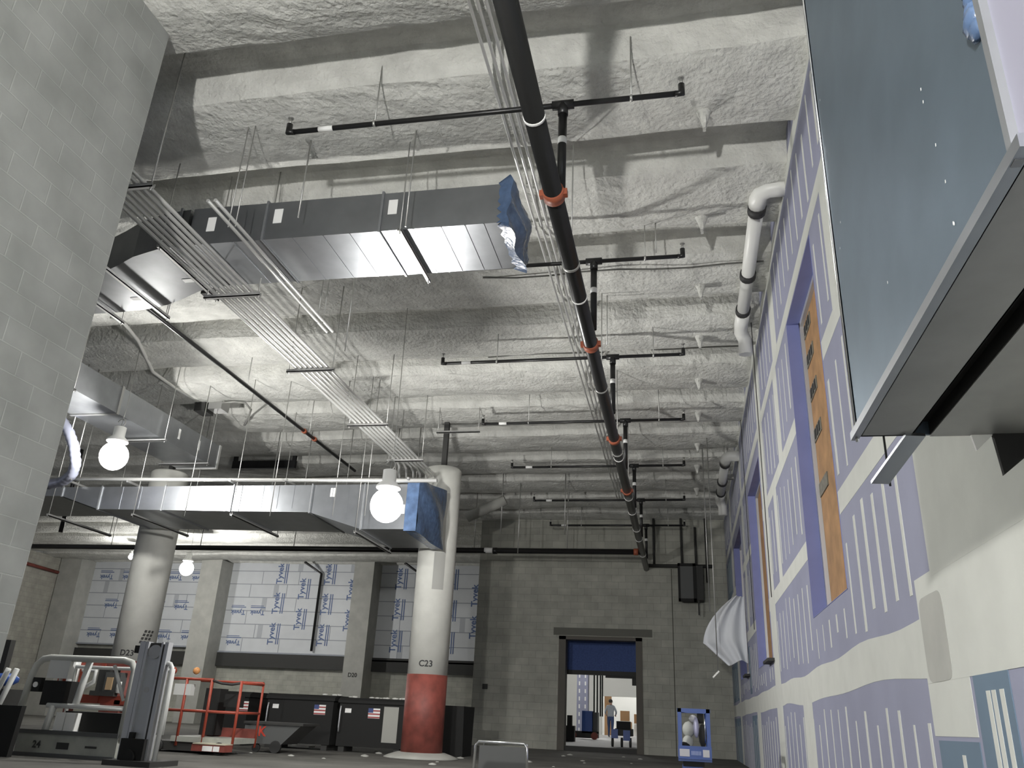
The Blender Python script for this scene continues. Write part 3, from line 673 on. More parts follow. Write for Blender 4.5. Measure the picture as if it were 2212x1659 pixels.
part('end_bracket', MB().add([(1.11,BY1+.0,BZ),(1.29,BY1+.0,BZ),(1.29,BY1+.02,BZ-.02),(1.13,BY1+.02,BZ-.15),(1.11,BY1-.02,BZ),(1.29,BY1-.02,BZ),(1.29,BY1-.0,BZ-.02),(1.13,BY1,BZ-.15)], [(0,1,2,3),(7,6,5,4),(0,4,5,1),(1,5,6,2),(2,6,7,3),(3,7,4,0)]), dark_m, t, 'dark triangular bracket at the wallboard')
rs = random.Random(5)
for px_, py_ in ((1990,193),(1995,220),(2022,313),(2043,392),(2062,483),(1772,216),(1815,536),(2060,482),(1918,610),(1816,480)):
    p = at(px_, py_, 0, BX-.001); s_ = .0035
    sp = MB().add([p+V((-.001,-s_,-s_*1.3)), p+V((-.001,s_,-s_*1.1)), p+V((-.001,s_*.6,s_*1.6)), p+V((-.001,-s_,s_))], [(0,1,2,3)]); part('mud_splash', sp, white_tag, t, 'white splash')
tr = MB().add([(BX,BY0,BZ),(BX,BY0,6.4),(.56,.35,6.4),(.56,.35,BZ-.02),(BX+.012,BY0,BZ),(BX+.012,BY0,6.4),(.572,.35,6.4),(.572,.35,BZ-.02)], [(0,1,2,3),(7,6,5,4),(0,3,7,4),(1,5,6,2),(0,4,5,1),(3,2,6,7)]).add([(BX,BY0,BZ),(.56,.35,BZ-.02),(XR-.02,.35,BZ-.02),(XR-.02,BY0,BZ)], [(0,1,2,3)])
part('near_section', tr, mat('lit_duct_sheet',(.36,.355,.44),.55,.3), t, 'flared section of the duct, brighter light put into its colour')  # same duct sheet, its brighter lighting put into a paler colour
part('joint_flange', MB().box((BX-.018,BY0-.012,BZ-.01), (BX+.0,BY0+.012,6.4)), galv_dull, t)
fq = MB()
for i in range(7):
    a = i*.9; fq.sphere((BX-.005,BY0+.05+.012*math.sin(a),2.12+.03*i), .03+.008*math.sin(a*2), 8, 0, (.5,1,1))
part('sealing_film', fq, blue_film, t, 'blue film scrap stuffed at the joint')
q = at(1907, 930, 1, 3.45)
solo('threaded_rod', MB().tube([(q.x,3.45,at(1921,1050,1,3.45).z),(q.x,3.45,2.6),(q.x,3.45,6.95)], .0045, 6), rubber, 'dark hanging rod just past the large overhead duct', 'rod')
# ================================================================== STRUNG LAMPS
def lamp(p, r, lb, glow, src=.07):
    t = thing('work_lamp', lb, 'lamp', p, 'strung work lamps'); p = V(p)
    part('globe', MB().sphere(p, r, 24, 0, (1,1,1.05)), glare_globe_m, t, 'white globe, enlarged and glowing to stand for glare')
    part('arc_tube', MB().sphere(p, src, 16, 0, (1,1,1.2)), glow, t)
    part('housing', MB().lathe([(r*.35,r*.98),(r*.75,r*1.06),(r*.75,r*1.2),(r*.42,r*1.5),(r*.42,r*2.2),(r*.1,r*2.3)], p, 20), white_tag, t, 'pale lamp housing')
    hk = [(p.x+r*.3*math.sin(a), p.y, p.z+r*2.55-r*.3*math.cos(a)) for a in [q*.5 for q in range(10)]]
    part('hook', MB().tube(hk, .012, 6), rod_m, t)
    part('cord', MB().tube([(p.x,p.y,p.z+r*2.2),(p.x+.03,p.y,p.z+.9),(p.x,p.y,ceil_z(p.y)+.02)], .005, 6), rod_m, t)
    return t
L2 = at(835,1092,1,10.6); L1 = at(246,985,1,11.5); L3 = at(403,1228,1,26.0)
lamp(L2, .23, 'glowing work lamp hanging in front of the stepped duct', bulb_m)
lamp(L1, .23, 'glowing work lamp hanging by the side bay duct', bulb_s)
lamp(L3, .24, 'glowing work lamp low over the side bay, before the house wrap', bulb_f)
lamp(V((-1.6,-2.8,2.5)), .25, 'glowing work lamp behind the viewer', bulb_n, .10)
lamp(at(283,1203,1,28.0), .10, 'small distant glowing lamp beside the D23 column', bulb_s, .05)
# ================================================================== FAR WALL FIXTURES
t = thing('wall_louver_box', 'dark framed box fixed high on the far block wall', 'wall unit', (.2, 24.3, 4.0))
part('case', MB().box((.02,23.95,4.05), (.62,YF,5.0)), charcoal, t)
part('front_frame', MB().box((-.08,23.9,4.0), (-.02,24.0,5.06)).box((.34,23.9,4.0), (.42,24.0,5.06)).box((-.08,23.9,4.98), (.42,24.0,5.06)).box((-.08,23.9,4.0), (.42,24.0,4.08)), dark_m, t)
part('front_panel', MB().box((-.03,23.93,4.07), (.35,23.97,4.99)), mesh_grey, t)
part('bracket', MB().box((.45,24.0,3.65), (.49,24.06,4.05)), charcoal, t)
for i, (x, za, zb) in enumerate(((-.75,5.1,6.9),(.05,5.0,6.8),(.45,5.0,6.2),(.75,4.6,6.6))):
    solo('wall_pipe', MB().tube([(x,24.38,za),(x,24.38,zb)], .035, 8), charcoal, 'thin dark vertical pipe on the far block wall, %s past the sprinkler main' % ordn[i], 'pipe', 'vertical pipes on the far wall')
solo('wall_pipe', MB().tube([(-.9,24.3,5.05),(.9,24.3,5.05)], .05, 8), charcoal, 'short dark level pipe over the framed box on the far block wall', 'pipe')
solo('wall_outlet', MB().box((-5.72,YF-.06,1.50), (-5.58,YF,1.64)), charcoal, 'small dark outlet box on the far block wall near its outer corner', 'outlet box')
# white plastic sheet blowing off the wallboard
sh = MB(); NU, NV = 16, 14; Yp = 18.0
a_ = at(1584,1288,1,Yp); b_ = at(1590,1432,1,Yp); c_ = at(1519,1388,1,Yp)
vs = []
for th in (0, .008):
    for j in range(NV+1):
        v = j/NV
        xo = c_.x+(a_.x-c_.x)*max(0, 1-v/.68)**2 if v < .68 else c_.x+(b_.x-c_.x)*((v-.68)/.32)**1.0*.75
        z = a_.z+(b_.z-a_.z)*v
        for i in range(NU+1):
            u_ = i/NU; x = (XR-.02)+(xo-XR+.02)*u_
            vs.append((x, Yp+th+.10*math.sin(u_*7+v*2)*u_+.05*math.sin(u_*15), z+.05*math.sin(u_*5)*v-.10*u_*v*(v < .7)))
g = lambda t_, j, i: t_*(NU+1)*(NV+1)+j*(NU+1)+i
sh.add(vs, [(g(t_,j,i),g(t_,j,i+1),g(t_,j+1,i+1),g(t_,j+1,i)) for t_ in (0,1) for j in range(NV) for i in range(NU)], 0, True)
solo('plastic_sheet', sh, film_white, 'white plastic sheet flapping out from the wallboard end', 'plastic sheet')
# ================================================================== FAR ROOM THROUGH THE DOORWAY
ZR = .12
struct('floor_far_room', MB().box((-5.7,YF+.35,-.1), (8,33.6,ZR)).box((-16,33.6,-.1), (8,62,ZR)), mat('far_room_floor', (.40,.40,.40), .6, 0, .1, 2))
ox = at(1300,1550,1,52).x; oz = at(1340,1505,1,52).z
struct('wall_far_room', MB().box((-16,52,ZR), (ox,52.3,9)).box((ox,52,oz), (1.0,52.3,9)).box((1.0,52,ZR), (8,52.3,9)), far_white)
struct('wall_far_end', MB().box((-16,61.5,ZR), (8,62,9)), far_white)
struct('ceiling_far_room', MB().box((-5.7,YF+.35,7.1), (8,33.6,7.3)).box((-16,33.6,7.1), (8,62,7.3)), far_white)
struct('wall_far_room_side', MB().box((-10.2,33.6,ZR), (-10,52,9)).box((-10.2,33.55,ZR), (-5.7,33.7,7.1)).box((4,25.0,ZR), (4.2,62,9)), far_white)
hd = MB().box((DX0+.02,25.6,2.17), (DX1+.35,25.72,3.4))
solo('blue_header_board', hd, mat('blue_header',(.045,.085,.26),.7,0,.15,20), 'blue board hung across the top of the far doorway', 'board')
bm_ = MB().box((DX0-.1,25.55,2.05), (DX1+.4,25.7,2.17)).box((-2.28,25.6,1.99), (DX1+.4,25.72,2.06)).box((-1.50,25.6,1.80), (DX1+.4,25.7,2.0))
solo('lintel_beam', bm_, charcoal, 'dark beam under the blue board in the far doorway', 'beam')
pc0, pc1 = at(1246,1500,1,40), at(1270,1500,1,40)
t = thing('purple_board_column', 'purple boarded column with rows of white dabs, through the far doorway', 'column', ((pc0.x+pc1.x)/2, 40, ZR))
part('shaft', MB().box((pc0.x,40,ZR), (pc1.x,40.5,8)), purple, t)
db = MB()
for k in range(16):
    for x in (pc0.x+.12, pc1.x-.12): db.box((x-.03,39.99,.35+.33*k), (x+.03,40,.52+.33*k))
part('screw_dab', db, white_tag, t)
t = thing('blue_mast_lift', 'blue lift with black mast through the far doorway', 'lift', (at(1280,1590,1,36).x, 36, ZR))
q0, q1 = at(1259,1595,1,36), at(1292,1537,1,36)
part('body', MB().box((q0.x,35.6,.35), (q0.x+.42,36.4,q1.z)), lift_blue, t)
part('motor_cover', MB().box((q0.x+.44,35.7,.35), (q1.x,36.4,q1.z-.04)), mesh_grey, t)
part('base', MB().box((q0.x-.5,35.6,.17), (q1.x,36.4,.42)), charcoal, t)
for x in (q0.x-.35, q1.x-.1): part('wheel', MB().tube([(x,35.5,ZR+.14),(x,35.62,ZR+.14)], .14, 16), red_p, t)
m = MB()
for dx in (.42,.55,.68,.76): m.box((q0.x+dx,36,1.0), (q0.x+dx+.05,36.1,5))
part('mast', m, dark_m, t)
t = thing('electric_cart', 'small dark cart at the near edge of the far doorway floor', 'cart', (-1.75, 26.4, ZR))
part('seat_box', MB().box((-2.05,26.2,.42), (-1.55,26.9,.62)), charcoal, t)
part('basket', MB().box((-2.0,26.1,.62), (-1.6,26.5,.82)), dark_m, t)
part('guard', MB().box((-2.15,26.05,.35), (-1.95,26.1,.6)).box((-1.8,26.05,.3), (-1.6,26.1,.58)), lift_blue, t)
for x in (-2.12,-1.85,-1.6): part('wheel', MB().tube([(x-.03,26.2,ZR+.13),(x+.03,26.2,ZR+.13)], .13, 14), rubber, t)
solo('floor_machine', MB().box((W(1222,1580,30).x,30,ZR), (W(1240,1580,30).x,30.4,.62)).box((W(1224,1580,30).x,30.05,.62), (W(1234,1580,30).x,30.3,.95)), charcoal, 'dark machine at the hinge edge of the far doorway', 'machine')
solo('orange_board', MB().box((ox+.05,53.2,ZR), (at(1321,1550,1,53.2).x,53.3,oz+.2)), wood, 'tall orange-brown board behind the walking person', 'board')
bx = random.Random(4)
for i, (x, y, z, s_, c) in enumerate(((-3.95,54,ZR,.8,0),(-3.9,54,.94,.6,0),(-3.1,54.6,ZR,.7,1),(-3.1,54.6,.84,.55,0),(-2.2,54.2,ZR,.9,1),(-2.1,54.2,1.04,.5,0))):
    solo('packing_box', MB().box((x,y,z), (x+s_*.9,y+s_*.8,z+s_-.02)), [wood, white_tag][c], '%s box in the far white room, %s in the heap' % (['brown','white'][c], ordn[i]), 'box', 'boxes in the far white room')
def room_fill(x, y, z, lb):  # unseen glowing panels, added to brighten the rooms past the doorway
    t = thing('added_fill_light', lb, 'light', (x, y, z), 'added fill lights in the far rooms')
    part('tube', MB().box((x-.9,y-.15,z), (x+.9,y+.15,z+.05)), mat('fill_glow',(1,1,1),.5,emit=(1,.99,.96),strength=135), t)
    part('case', MB().box((x-.95,y-.2,z+.05), (x+.95,y+.2,z+.14)), white_tag, t)
room_fill(-4.5, 38, 6.6, 'added fill light, unseen above the far room, first in'); room_fill(-4.5, 46, 6.6, 'added fill light, unseen above the far room, second in')
room_fill(-3.5, 55.5, 6.4, 'added fill light, unseen over the boxes in the far white room'); room_fill(-3.5, 59, 6.4, 'added fill light, unseen at the end wall of the far white room')
# walking person
def person(base, s):
    t = thing('person', 'person in grey shirt and blue jeans walking away through the far doorway', 'person', base)
    B = V(base)
    J = {'pel':(0,0,.95,.15),'wa':(0,0,1.08,.14),'ch':(0,.01,1.30,.165),'nk':(0,.02,1.49,.06),'hd0':(0,.03,1.56,.075),'hd':(0,.03,1.65,.095),'hd2':(0,.03,1.72,.07),
         'sl':(-.17,.01,1.42,.07),'el':(-.27,-.03,1.16,.05),'wl':(-.22,.16,1.02,.035),'hl':(-.20,.23,1.01,.035),'sr':(.17,.01,1.42,.07),'er':(.29,-.04,1.17,.05),'wr':(.24,.14,1.03,.035),'hr':(.22,.21,1.02,.035),
         'll':(-.09,0,.86,.10),'kl':(-.09,.10,.50,.07),'al':(-.09,.05,.10,.045),'tl':(-.09,.20,.04,.04),'lr':(.09,0,.86,.10),'kr':(.09,-.02,.49,.07),'ar':(.09,-.22,.12,.045),'tr':(.09,-.10,.03,.04)}
    Ed = [('pel','wa'),('wa','ch'),('ch','nk'),('nk','hd0'),('hd0','hd'),('hd','hd2'),('ch','sl'),('sl','el'),('el','wl'),('wl','hl'),('ch','sr'),('sr','er'),('er','wr'),('wr','hr'),
          ('pel','ll'),('ll','kl'),('kl','al'),('al','tl'),('pel','lr'),('lr','kr'),('kr','ar'),('ar','tr')]
    for sgn, h, wv in ((-1,'hl','wl'),(1,'hr','wr')):
        hx, hy, hz, _ = J[h]
        for k in range(4): J[h+'f%d' % k] = (hx+(k-1.5)*.022, hy+.075-.01*abs(k-1.5), hz-.03-.01*k, .009); Ed.append((h, h+'f%d' % k))
        J[h+'t'] = (hx-sgn*.05, hy+.04, hz+.01, .010); Ed.append((h, h+'t'))
    ks = list(J); me = bpy.data.meshes.new('person_body')
    me.from_pydata([tuple(c*s for c in J[k][:3]) for k in ks], [(ks.index(a), ks.index(b)) for a, b in Ed], [])
    ob = bpy.data.objects.new('person_body', me); COL.objects.link(ob)
    ob.modifiers.new('skin', 'SKIN'); 
    if not me.skin_vertices: 
        bpy.context.view_layer.objects.active = ob
    lay = me.skin_vertices[0].data
    for i, k in enumerate(ks): lay[i].radius = (J[k][3]*s*(1.15 if k in ('ch','wa','pel') else 1), J[k][3]*s*(.72 if k in ('ch','wa','pel') else 1)); lay[i].use_root = (k == 'pel')
    ob.modifiers.new('sub', 'SUBSURF').levels = 2
    dg = bpy.context.evaluated_depsgraph_get(); m2 = bpy.data.meshes.new_from_object(ob.evaluated_get(dg)); bpy.data.objects.remove(ob)
    for m in (shirt, denim, skin, rubber): m2.materials.append(m)
    for p in m2.polygons:
        z = p.center.z/s; x = abs(p.center.x/s); y = p.center.y/s; p.use_smooth = True
        p.material_index = 3 if z < .09 else (1 if z < .97 and x < .19 else (2 if z > 1.5 or (y > .09 and z < 1.1) else 0))
    o = bpy.data.objects.new('body', m2); COL.objects.link(o); o.parent = t; ORG[o.name] = B
    h = MB().sphere(B+V((0,.005*s,1.685*s)), .105*s, 16, 0, (.95,1,.92))
    part('hair', h, hair_m, t)
    f = MB().sphere(B+V((0,.135*s,1.64*s)), .022*s, 8, 0, (.7,1,1.2)).sphere(B+V((.098*s,.03*s,1.64*s)), .025*s, 8, 0, (.5,.8,1.3)).sphere(B+V((-.098*s,.03*s,1.64*s)), .025*s, 8, 0, (.5,.8,1.3))
    part('ears_and_nose', f, skin, t)
person((at(1319,1585,1,44).x, 44, ZR), 1.0)
# ================================================================== FLOOR EQUIPMENT
# ---- black tool chests and bins along the side bay
def chest(x0, x1, Y, h, lb, dy=.85, stick=True, white=False, fpos=.72):
    t = thing('tool_chest', lb, 'tool chest', ((x0+x1)/2, Y+dy/2, 0), 'black tool chests')
    part('body', MB().box((x0,Y,.10), (x1,Y+dy,h-.10)), black_box, t)
    part('lid', MB().prism([(Y-.03,h-.10),(Y+dy+.02,h-.10),(Y+dy+.02,h),(Y+.06,h),(Y-.03,h-.05)], 0, x0-.03, x1+.03), black_box, t)
    for a in (x0+.05, x1-.17): part('skid', MB().box((a,Y+.02,0), (a+.12,Y+dy-.02,.10)), charcoal, t)
    part('end_handle', MB().tube([(x0+.04,Y-.03,.35),(x0+.04,Y-.05,.45),(x0+.04,Y-.05,.72),(x0+.04,Y-.03,.82)], .015, 8), alum, t)
    if stick:
        part('label_sticker', MB().box((x0+.12,Y-.004,h-.28), (x0+.25,Y-.001,h-.20)), white_tag, t, 'small white sticker')
        xm = x0+(x1-x0)*fpos
        f = MB().box((xm,Y-.004,h-.36), (xm+.24,Y-.001,h-.18), 0)
        for k in range(3): f.box((xm,Y-.006,h-.355+.06*k), (xm+.24,Y-.004,h-.33+.06*k), 1)
        f.box((xm,Y-.008,h-.26), (xm+.10,Y-.006,h-.18), 2)
        part('flag_sticker', f, [white_tag, mat('flag_red',(.35,.06,.06),.6), mat('flag_blue',(.05,.07,.2),.6)], t, 'striped flag sticker')
    if white: part('notice_sheet', MB().box((x1-.42,Y-.004,h-.78), (x1-.12,Y-.001,h-.14)), mat('faded_notice',(.36,.36,.33),.7), t, 'pale notice sheet')
    return t
CY = 16.3
xa, xb = W(572,1560,CY).x, W(716,1560,CY).x; xc, xd = W(729,1570,CY).x, -5.33
chest(xa, xb, CY, 1.0, 'black steel tool chest with a flag sticker, behind the grey tilt truck')
chest(xc, xd, CY, .98, 'black steel tool chest with a pale notice sheet, touching column C23', .5, True, True, .45)
chest(W(449,1560,CY).x, W(530,1560,CY).x, CY, 1.0, 'black steel tool chest partly behind the red-orange lift cage')
solo('black_bin', MB().prism([(16.9,0),(17.6,0),(17.7,.92),(16.8,.92)], 0, -4.75, -4.28), black_box, 'black bin between column C23 and the far block wall', 'bin')
rb = MB(); rr = random.Random(9)
xx = W(700,1505,CY).x
for i in range(26):
    x = xx+rr.uniform(-.1,2.0); z = 1.0 if x < xb+.02 else .98
    if xb+.02 < x < xc-.02: continue
    rb.sphere((x, CY+.2+rr.uniform(0,.25), z+.015), rr.uniform(.02,.06), 6, 0, (1.6,1,.5))
tag(solo('rubble', rb, white_p, 'pale rubble scattered on the tool chest lids', 'rubble'), kind='stuff')
# ---- grey tilt truck
Yt = 14.3
t = thing('tilt_truck', 'dark grey tilt truck with a red letter on its side', 'tilt truck', (W(590,1600,Yt).x, Yt+.3, 0))
xl, xr = W(528,1575,Yt).x, W(652,1575,Yt).x; xm = W(600,1615,Yt).x
part('tub', MB().prism([(xl,.47),(xr,.47),(xr-.12,.36),(xm+.05,.14),(xl+.14,.14),(xl,.30)], 1, Yt, Yt+.65), mesh_grey, t)
part('rim', MB().box((xl-.02,Yt-.03,.45), (xr+.03,Yt+.68,.49)), charcoal, t)
part('wheel', MB().tube([(xm-.05,Yt-.02,.10),(xm-.05,Yt+.04,.10)], .10, 16), rubber, t); part('wheel', MB().tube([(xl+.25,Yt+.02,.07),(xl+.25,Yt+.06,.07)], .07, 16), rubber, t)
xk = W(566,1583,Yt).x
part('red_letter', text_mb('K', .22, 0, lambda x, y, z: (xk+x, Yt-.005-z, .33+y)), mat('red_letter_paint',(.5,.05,.03),.6), t, 'red letter K')
# ---- red-orange lift with a cage
def tubes(segs, r, mb=None, n=8):
    mb = mb or MB()
    for s in segs: mb.tube(s, r, n)
    return mb
Yo = 12.9
t = thing('cage_lift', 'red-orange lift with an open pipe cage beside the silver mast', 'lift', (W(445,1600,Yo).x, Yo+.35, 0))
def R2(x, y): p = W(x, y, Yo); return p
xl, xm, xr = W(392,1540,Yo).x, W(447,1540,Yo).x, W(512,1540,Yo).x
zt, zm, zb = 1.10, .62, .10
for x in (xl, xm, xr): part('cage_post', MB().tube([(x,Yo,zb),(x,Yo,zt)], .024, 8), lift_red, t)
for z in (zt, zm): part('cage_rail', MB().tube([(xl-.25,Yo,z),(xr if z < 1 else xm+.02,Yo,z)], .022, 8), lift_red, t)
part('chain', MB().tube([(xm,Yo,zt-.01),(xm+.18,Yo,zt-.05),(xm+.36,Yo,zt-.06),(xr,Yo,zt-.03)], .02, 8), rubber, t, 'dark chain across the cage gate')
part('cage_rail', tubes([[(xl-.2,Yo+.75,z),(xr,Yo+.75,z)] for z in (zt, zm)]+[[(x,Yo+.75,zb),(x,Yo+.75,zt)] for x in (xl, xr)]+[[(xr,Yo,z),(xr,Yo+.75,z)] for z in (zt-.03, zm)], .02), lift_red, t)
part('platform', MB().box((xl-.1,Yo-.02,.16), (xr,Yo+.8,.24)), lift_grey, t)
part('toe_board', MB().box((xl,Yo+.7,.24), (xr,Yo+.74,.38)), red_p, t)
part('base', MB().box((xl-.5,Yo,.03), (xm+.1,Yo+.8,.16)), charcoal, t)
part('step', MB().box((xm-.02,Yo-.25,.05), (xr+.02,Yo,.15)), red_p, t); part('step_label', MB().box((xm+.17,Yo-.254,.055), (xm+.34,Yo-.25,.13)).box((xm+.355,Yo-.254,.055), (xm+.46,Yo-.25,.13)), white_tag, t); part('step_edge', MB().box((xm,Yo-.26,.15), (xr+.02,Yo-.0,.165)), mat('pale_edge',(.5,.47,.36),.7), t)
part('control_box', MB().box((xl-.2,Yo-.02,.85), (xl+.1,Yo+.1,1.02)), lift_white, t)
part('beacon', MB().sphere((xl-.05,Yo+.3,1.24), .06, 10), mat('amber_beacon',(.7,.33,.12),.4), t); part('beacon', MB().sphere((xl-.35,Yo+.1,1.22), .06, 10), lift_red, t)
part('cargo', MB().box((xl+.1,Yo+.45,.26), (xm-.08,Yo+.7,.98)).box((xm+.1,Yo+.3,.7), (xm+.35,Yo+.5,.9)), black_box, t)
for x in (xl-.3, xr-.2): part('wheel', MB().tube([(x,Yo-.06,.09),(x,Yo-.0,.09)], .09, 14), rubber, t)
# ---- silver mast lift
Ym = 9.8
mx = W(318,1500,Ym).x
t = thing('mast_lift', 'silver aluminium mast lift standing before column D23', 'lift', (mx, Ym, 0))
x0, x1 = mx-.17, mx+.17
part('mast_cover', MB().box((x0+.09,Ym-.02,.30), (x1-.07,Ym+.02,1.26)), mat('pale_grey_panel',(.46,.48,.50),.45,.3), t)
for a, b in ((x0-.03,x0+.05),(x0+.055,x0+.09),(x1-.07,x1-.045),(x1-.02,x1+.03)): part('mast_rail', MB().box((a,Ym-.06,.0), (b,Ym+.04,1.43)), alum, t)
part('cable_slot', MB().box((x1-.088,Ym-.025,.3), (x1-.08,Ym-.02,1.3)).box((x1-.045,Ym-.05,.2), (x1-.02,Ym-.0,1.4)), charcoal, t)
part('pulley', MB().tube([(mx+.01,Ym-.04,1.31),(mx+.01,Ym+.0,1.31)], .085, 20), strut_m, t); part('pulley_housing', MB().box((x0+.09,Ym-.015,1.24), (x1-.07,Ym+.03,1.42)), charcoal, t)
part('lamp_head', MB().box((x0-.11,Ym-.04,1.29), (x0-.03,Ym+.03,1.38)), dark_m, t)
part('round_badge', MB().tube([(mx-.01,Ym-.024,.86),(mx-.01,Ym-.02,.86)], .035, 18), strut_m, t)
gl = [(x1+.02,Ym,1.18),(x1+.07,Ym,1.17),(x1+.10,Ym,1.13),(x1+.105,Ym,1.06),(x1+.10,Ym,.05)]
part('guard_tube', MB().tube(gl, .03, 10), lift_white, t)
part('drive_unit', MB().box((x0+.02,Ym-.12,.05), (x1+.0,Ym-.03,.30)).box((x0+.10,Ym-.10,.3), (x0+.16,Ym-.05,.37)).tube([(mx,Ym-.16,.09),(mx,Ym-.1,.09)], .09, 14), black_box, t)
part('base', MB().box((x0-.12,Ym-.2,.0), (x1+.18,Ym+.4,.06)), charcoal, t)
# ---- grey scissor lift with tube guard rails
Yg = 10.3
t = thing('scissor_lift', 'grey scissor lift with rounded white tube guard rails beside the silver mast', 'lift', (W(165,1600,Yg).x, Yg+.5, 0))
p0, p1 = W(52,1500,Yg).x, W(292,1500,Yg).x-.08
zt = 1.22
rail = [(p0,Yg,.55),(p0+.05,Yg,1.0),(p0+.09,Yg,1.13),(p0+.17,Yg,1.20),(p0+.28,Yg,zt),(p1-.18,Yg,zt),(p1-.06,Yg,zt-.03),(p1,Yg,zt-.12),(p1,Yg,.25)]
part('guard_rail', MB().tube(rail, .045, 10), mat('grey_white_tube',(.50,.51,.48),.45), t)
part('mid_rail', MB().tube([(p0+.40,Yg,.62),(p1,Yg,.62)], .032, 10), lift_white, t)
part('guard_rail', tubes([[(p0,Yg+.9,.3),(p0,Yg+.9,1.15),(p1,Yg+.9,1.15),(p1,Yg+.9,.3)]], .03), lift_white, t)
part('guard_post', tubes([[(p0+.44,Yg,.25),(p0+.50,Yg,.62)],[(p0+.78,Yg+.05,.62),(p0+.86,Yg+.05,zt)]], .045), lift_white, t)
part('diagonal_brace', MB().tube([(p1-.30,Yg-.02,1.15),(p1-.06,Yg-.02,.72)], .022, 8), lift_white, t)
part('chassis', MB().box((p0+.1,Yg-.05,.0), (p1,Yg+.9,.30)), lift_grey, t)
part('chassis_lip', MB().box((p0+.05,Yg-.07,.27), (p1,Yg-.04,.32)).box((p0+.05,Yg-.08,.0), (p1,Yg-.04,.045)), mesh_grey, t)
nm = MB(); text_mb('24', .12, 0, lambda x, y, z: (p0+.42+x, Yg-.055-z, .14+y), nm); nm.box((p0+.72,Yg-.056,.10), (p0+.9,Yg-.052,.18)).box((p1-.45,Yg-.056,.13), (p1-.28,Yg-.052,.155))
part('unit_number', nm, charcoal, t, 'faded dark unit number')
part('manual_box', MB().box((p0+.30,Yg-.03,.96), (p0+.62,Yg+.08,1.19)), lift_white, t)
part('control_box', MB().box((p0+.10,Yg-.02,.78), (p0+.22,Yg+.06,.96)), black_box, t); part('dial', MB().tube([(p0+.16,Yg-.035,.87),(p0+.16,Yg-.02,.87)], .035, 14), white_tag, t)
part('tool_bag', MB().box((p0+.27,Yg-.0,.62), (p0+.62,Yg+.25,.93)), black_box, t)
part('battery_box', MB().box((p0+.62,Yg+.1,.28), (p1-.02,Yg+.5,.56)), black_box, t)
for q in (0,.155): part('jug', MB().box((p0+.58+q,Yg-.02,.30), (p0+.72+q,Yg+.1,.54)), white_tag, t, 'white jug')
part('gate', MB().prism([(p0-.35,0),(p0+.40,0),(p0+.44,.60),(p0+.06,.60)], 1, Yg-.5, Yg-.42), black_box, t, 'black sloping side gate')
part('ladder', tubes([[(p0-.30,Yg-.3,.35),(p0-.08,Yg-.3,1.05)],[(p0-.14,Yg-.3,.42),(p0+.05,Yg-.3,1.05)],[(p0-.24,Yg-.3,.55),(p0-.10,Yg-.3,.58)]], .035), lift_white, t)
for x in (p0+.3, p1-.35): part('wheel', MB().tube([(x,Yg+.05,.07),(x,Yg+.15,.07)], .07, 16), rubber, t)
# ---- red framed lift behind it
Yr = 11.9
t = thing('framed_lift', 'red and white framed lift behind the grey scissor lift', 'lift', (W(210,1500,Yr).x, Yr+.4, 0))
q0, q1 = W(124,1480,Yr).x, W(292,1480,Yr).x; h0, h1 = W(200,1510,Yr).z, W(200,1433,Yr).z
for z, r_ in ((h1,.06),(h0,.06)): part('beam', MB().box((q0,Yr,z-r_), (q1,Yr+.12,z+r_)), lift_red if z == h0 else red_p, t)
for x in (q0+.03, W(172,1480,Yr).x, W(216,1480,Yr).x): part('upright', MB().box((x-.035,Yr-.02,h0-.05), (x+.035,Yr+.08,h1)), lift_red, t)
wx = [W(a,1480,Yr).x for a in (133,150,184,206,262)]
part('white_frame', tubes([[(wx[0],Yr-.05,h0+.10),(wx[0],Yr-.05,h1-.1),(wx[1],Yr-.05,h1-.12),(wx[1],Yr-.05,h0+.22),(wx[0],Yr-.05,h0+.08)]], .028), lift_white, t)
part('white_frame', tubes([[(wx[2]-.06,Yr-.05,h1-.1),(wx[3],Yr-.05,h1-.1),(wx[3],Yr-.05,h0+.25),(wx[2]-.1,Yr-.05,h0+.08)],[(wx[4],Yr-.05,h0+.1),(wx[4],Yr-.05,h1-.25)]], .035), lift_white, t)
part('post', MB().tube([(W(160,1480,Yr).x,Yr-.1,h0-.1),(W(163,1480,Yr).x,Yr-.1,h1+.02)], .075, 10), lift_white, t, 'thick white post')
part('motor', MB().box((W(212,1480,Yr).x,Yr-.05,h0+.12), (W(236,1480,Yr).x,Yr+.2,h0+.45)).box((wx[3],Yr-.1,h0+.05), (W(258,1480,Yr).x,Yr,h0+.12)), charcoal, t); part('control_panel', MB().box((W(229,1480,Yr).x,Yr-.06,h1-.42), (W(262,1480,Yr).x,Yr+.1,h1-.12)), mesh_grey, t); part('label_plate', MB().box((W(235,1480,Yr).x,Yr-.08,h0+.14), (W(248,1480,Yr).x,Yr-.06,h0+.32)), mat('tan_plate',(.5,.35,.2),.6), t)
part('leg', MB().box((q0+.2,Yr,0), (q0+.3,Yr+.1,h0)), red_p, t); part('leg', MB().box((q1-.3,Yr,0), (q1-.2,Yr+.1,h0)), red_p, t)
solo('blue_tarp', MB().sphere((W(8,1480,11.0).x,11.0,.93), .17, 10, 0, (1.2,1,.55)), lift_blue, 'blue cloth bundle on the black stand at the block pier wall', 'cloth')
solo('black_stand', MB().box((W(-30,1500,11.0).x,10.9,0), (W(16,1500,11.0).x,11.3,.80)).box((W(-20,1450,11.3).x,11.25,.8), (W(12,1450,11.3).x,11.35,1.5)), charcoal, 'dark stand at the foot of the block pier wall', 'stand')
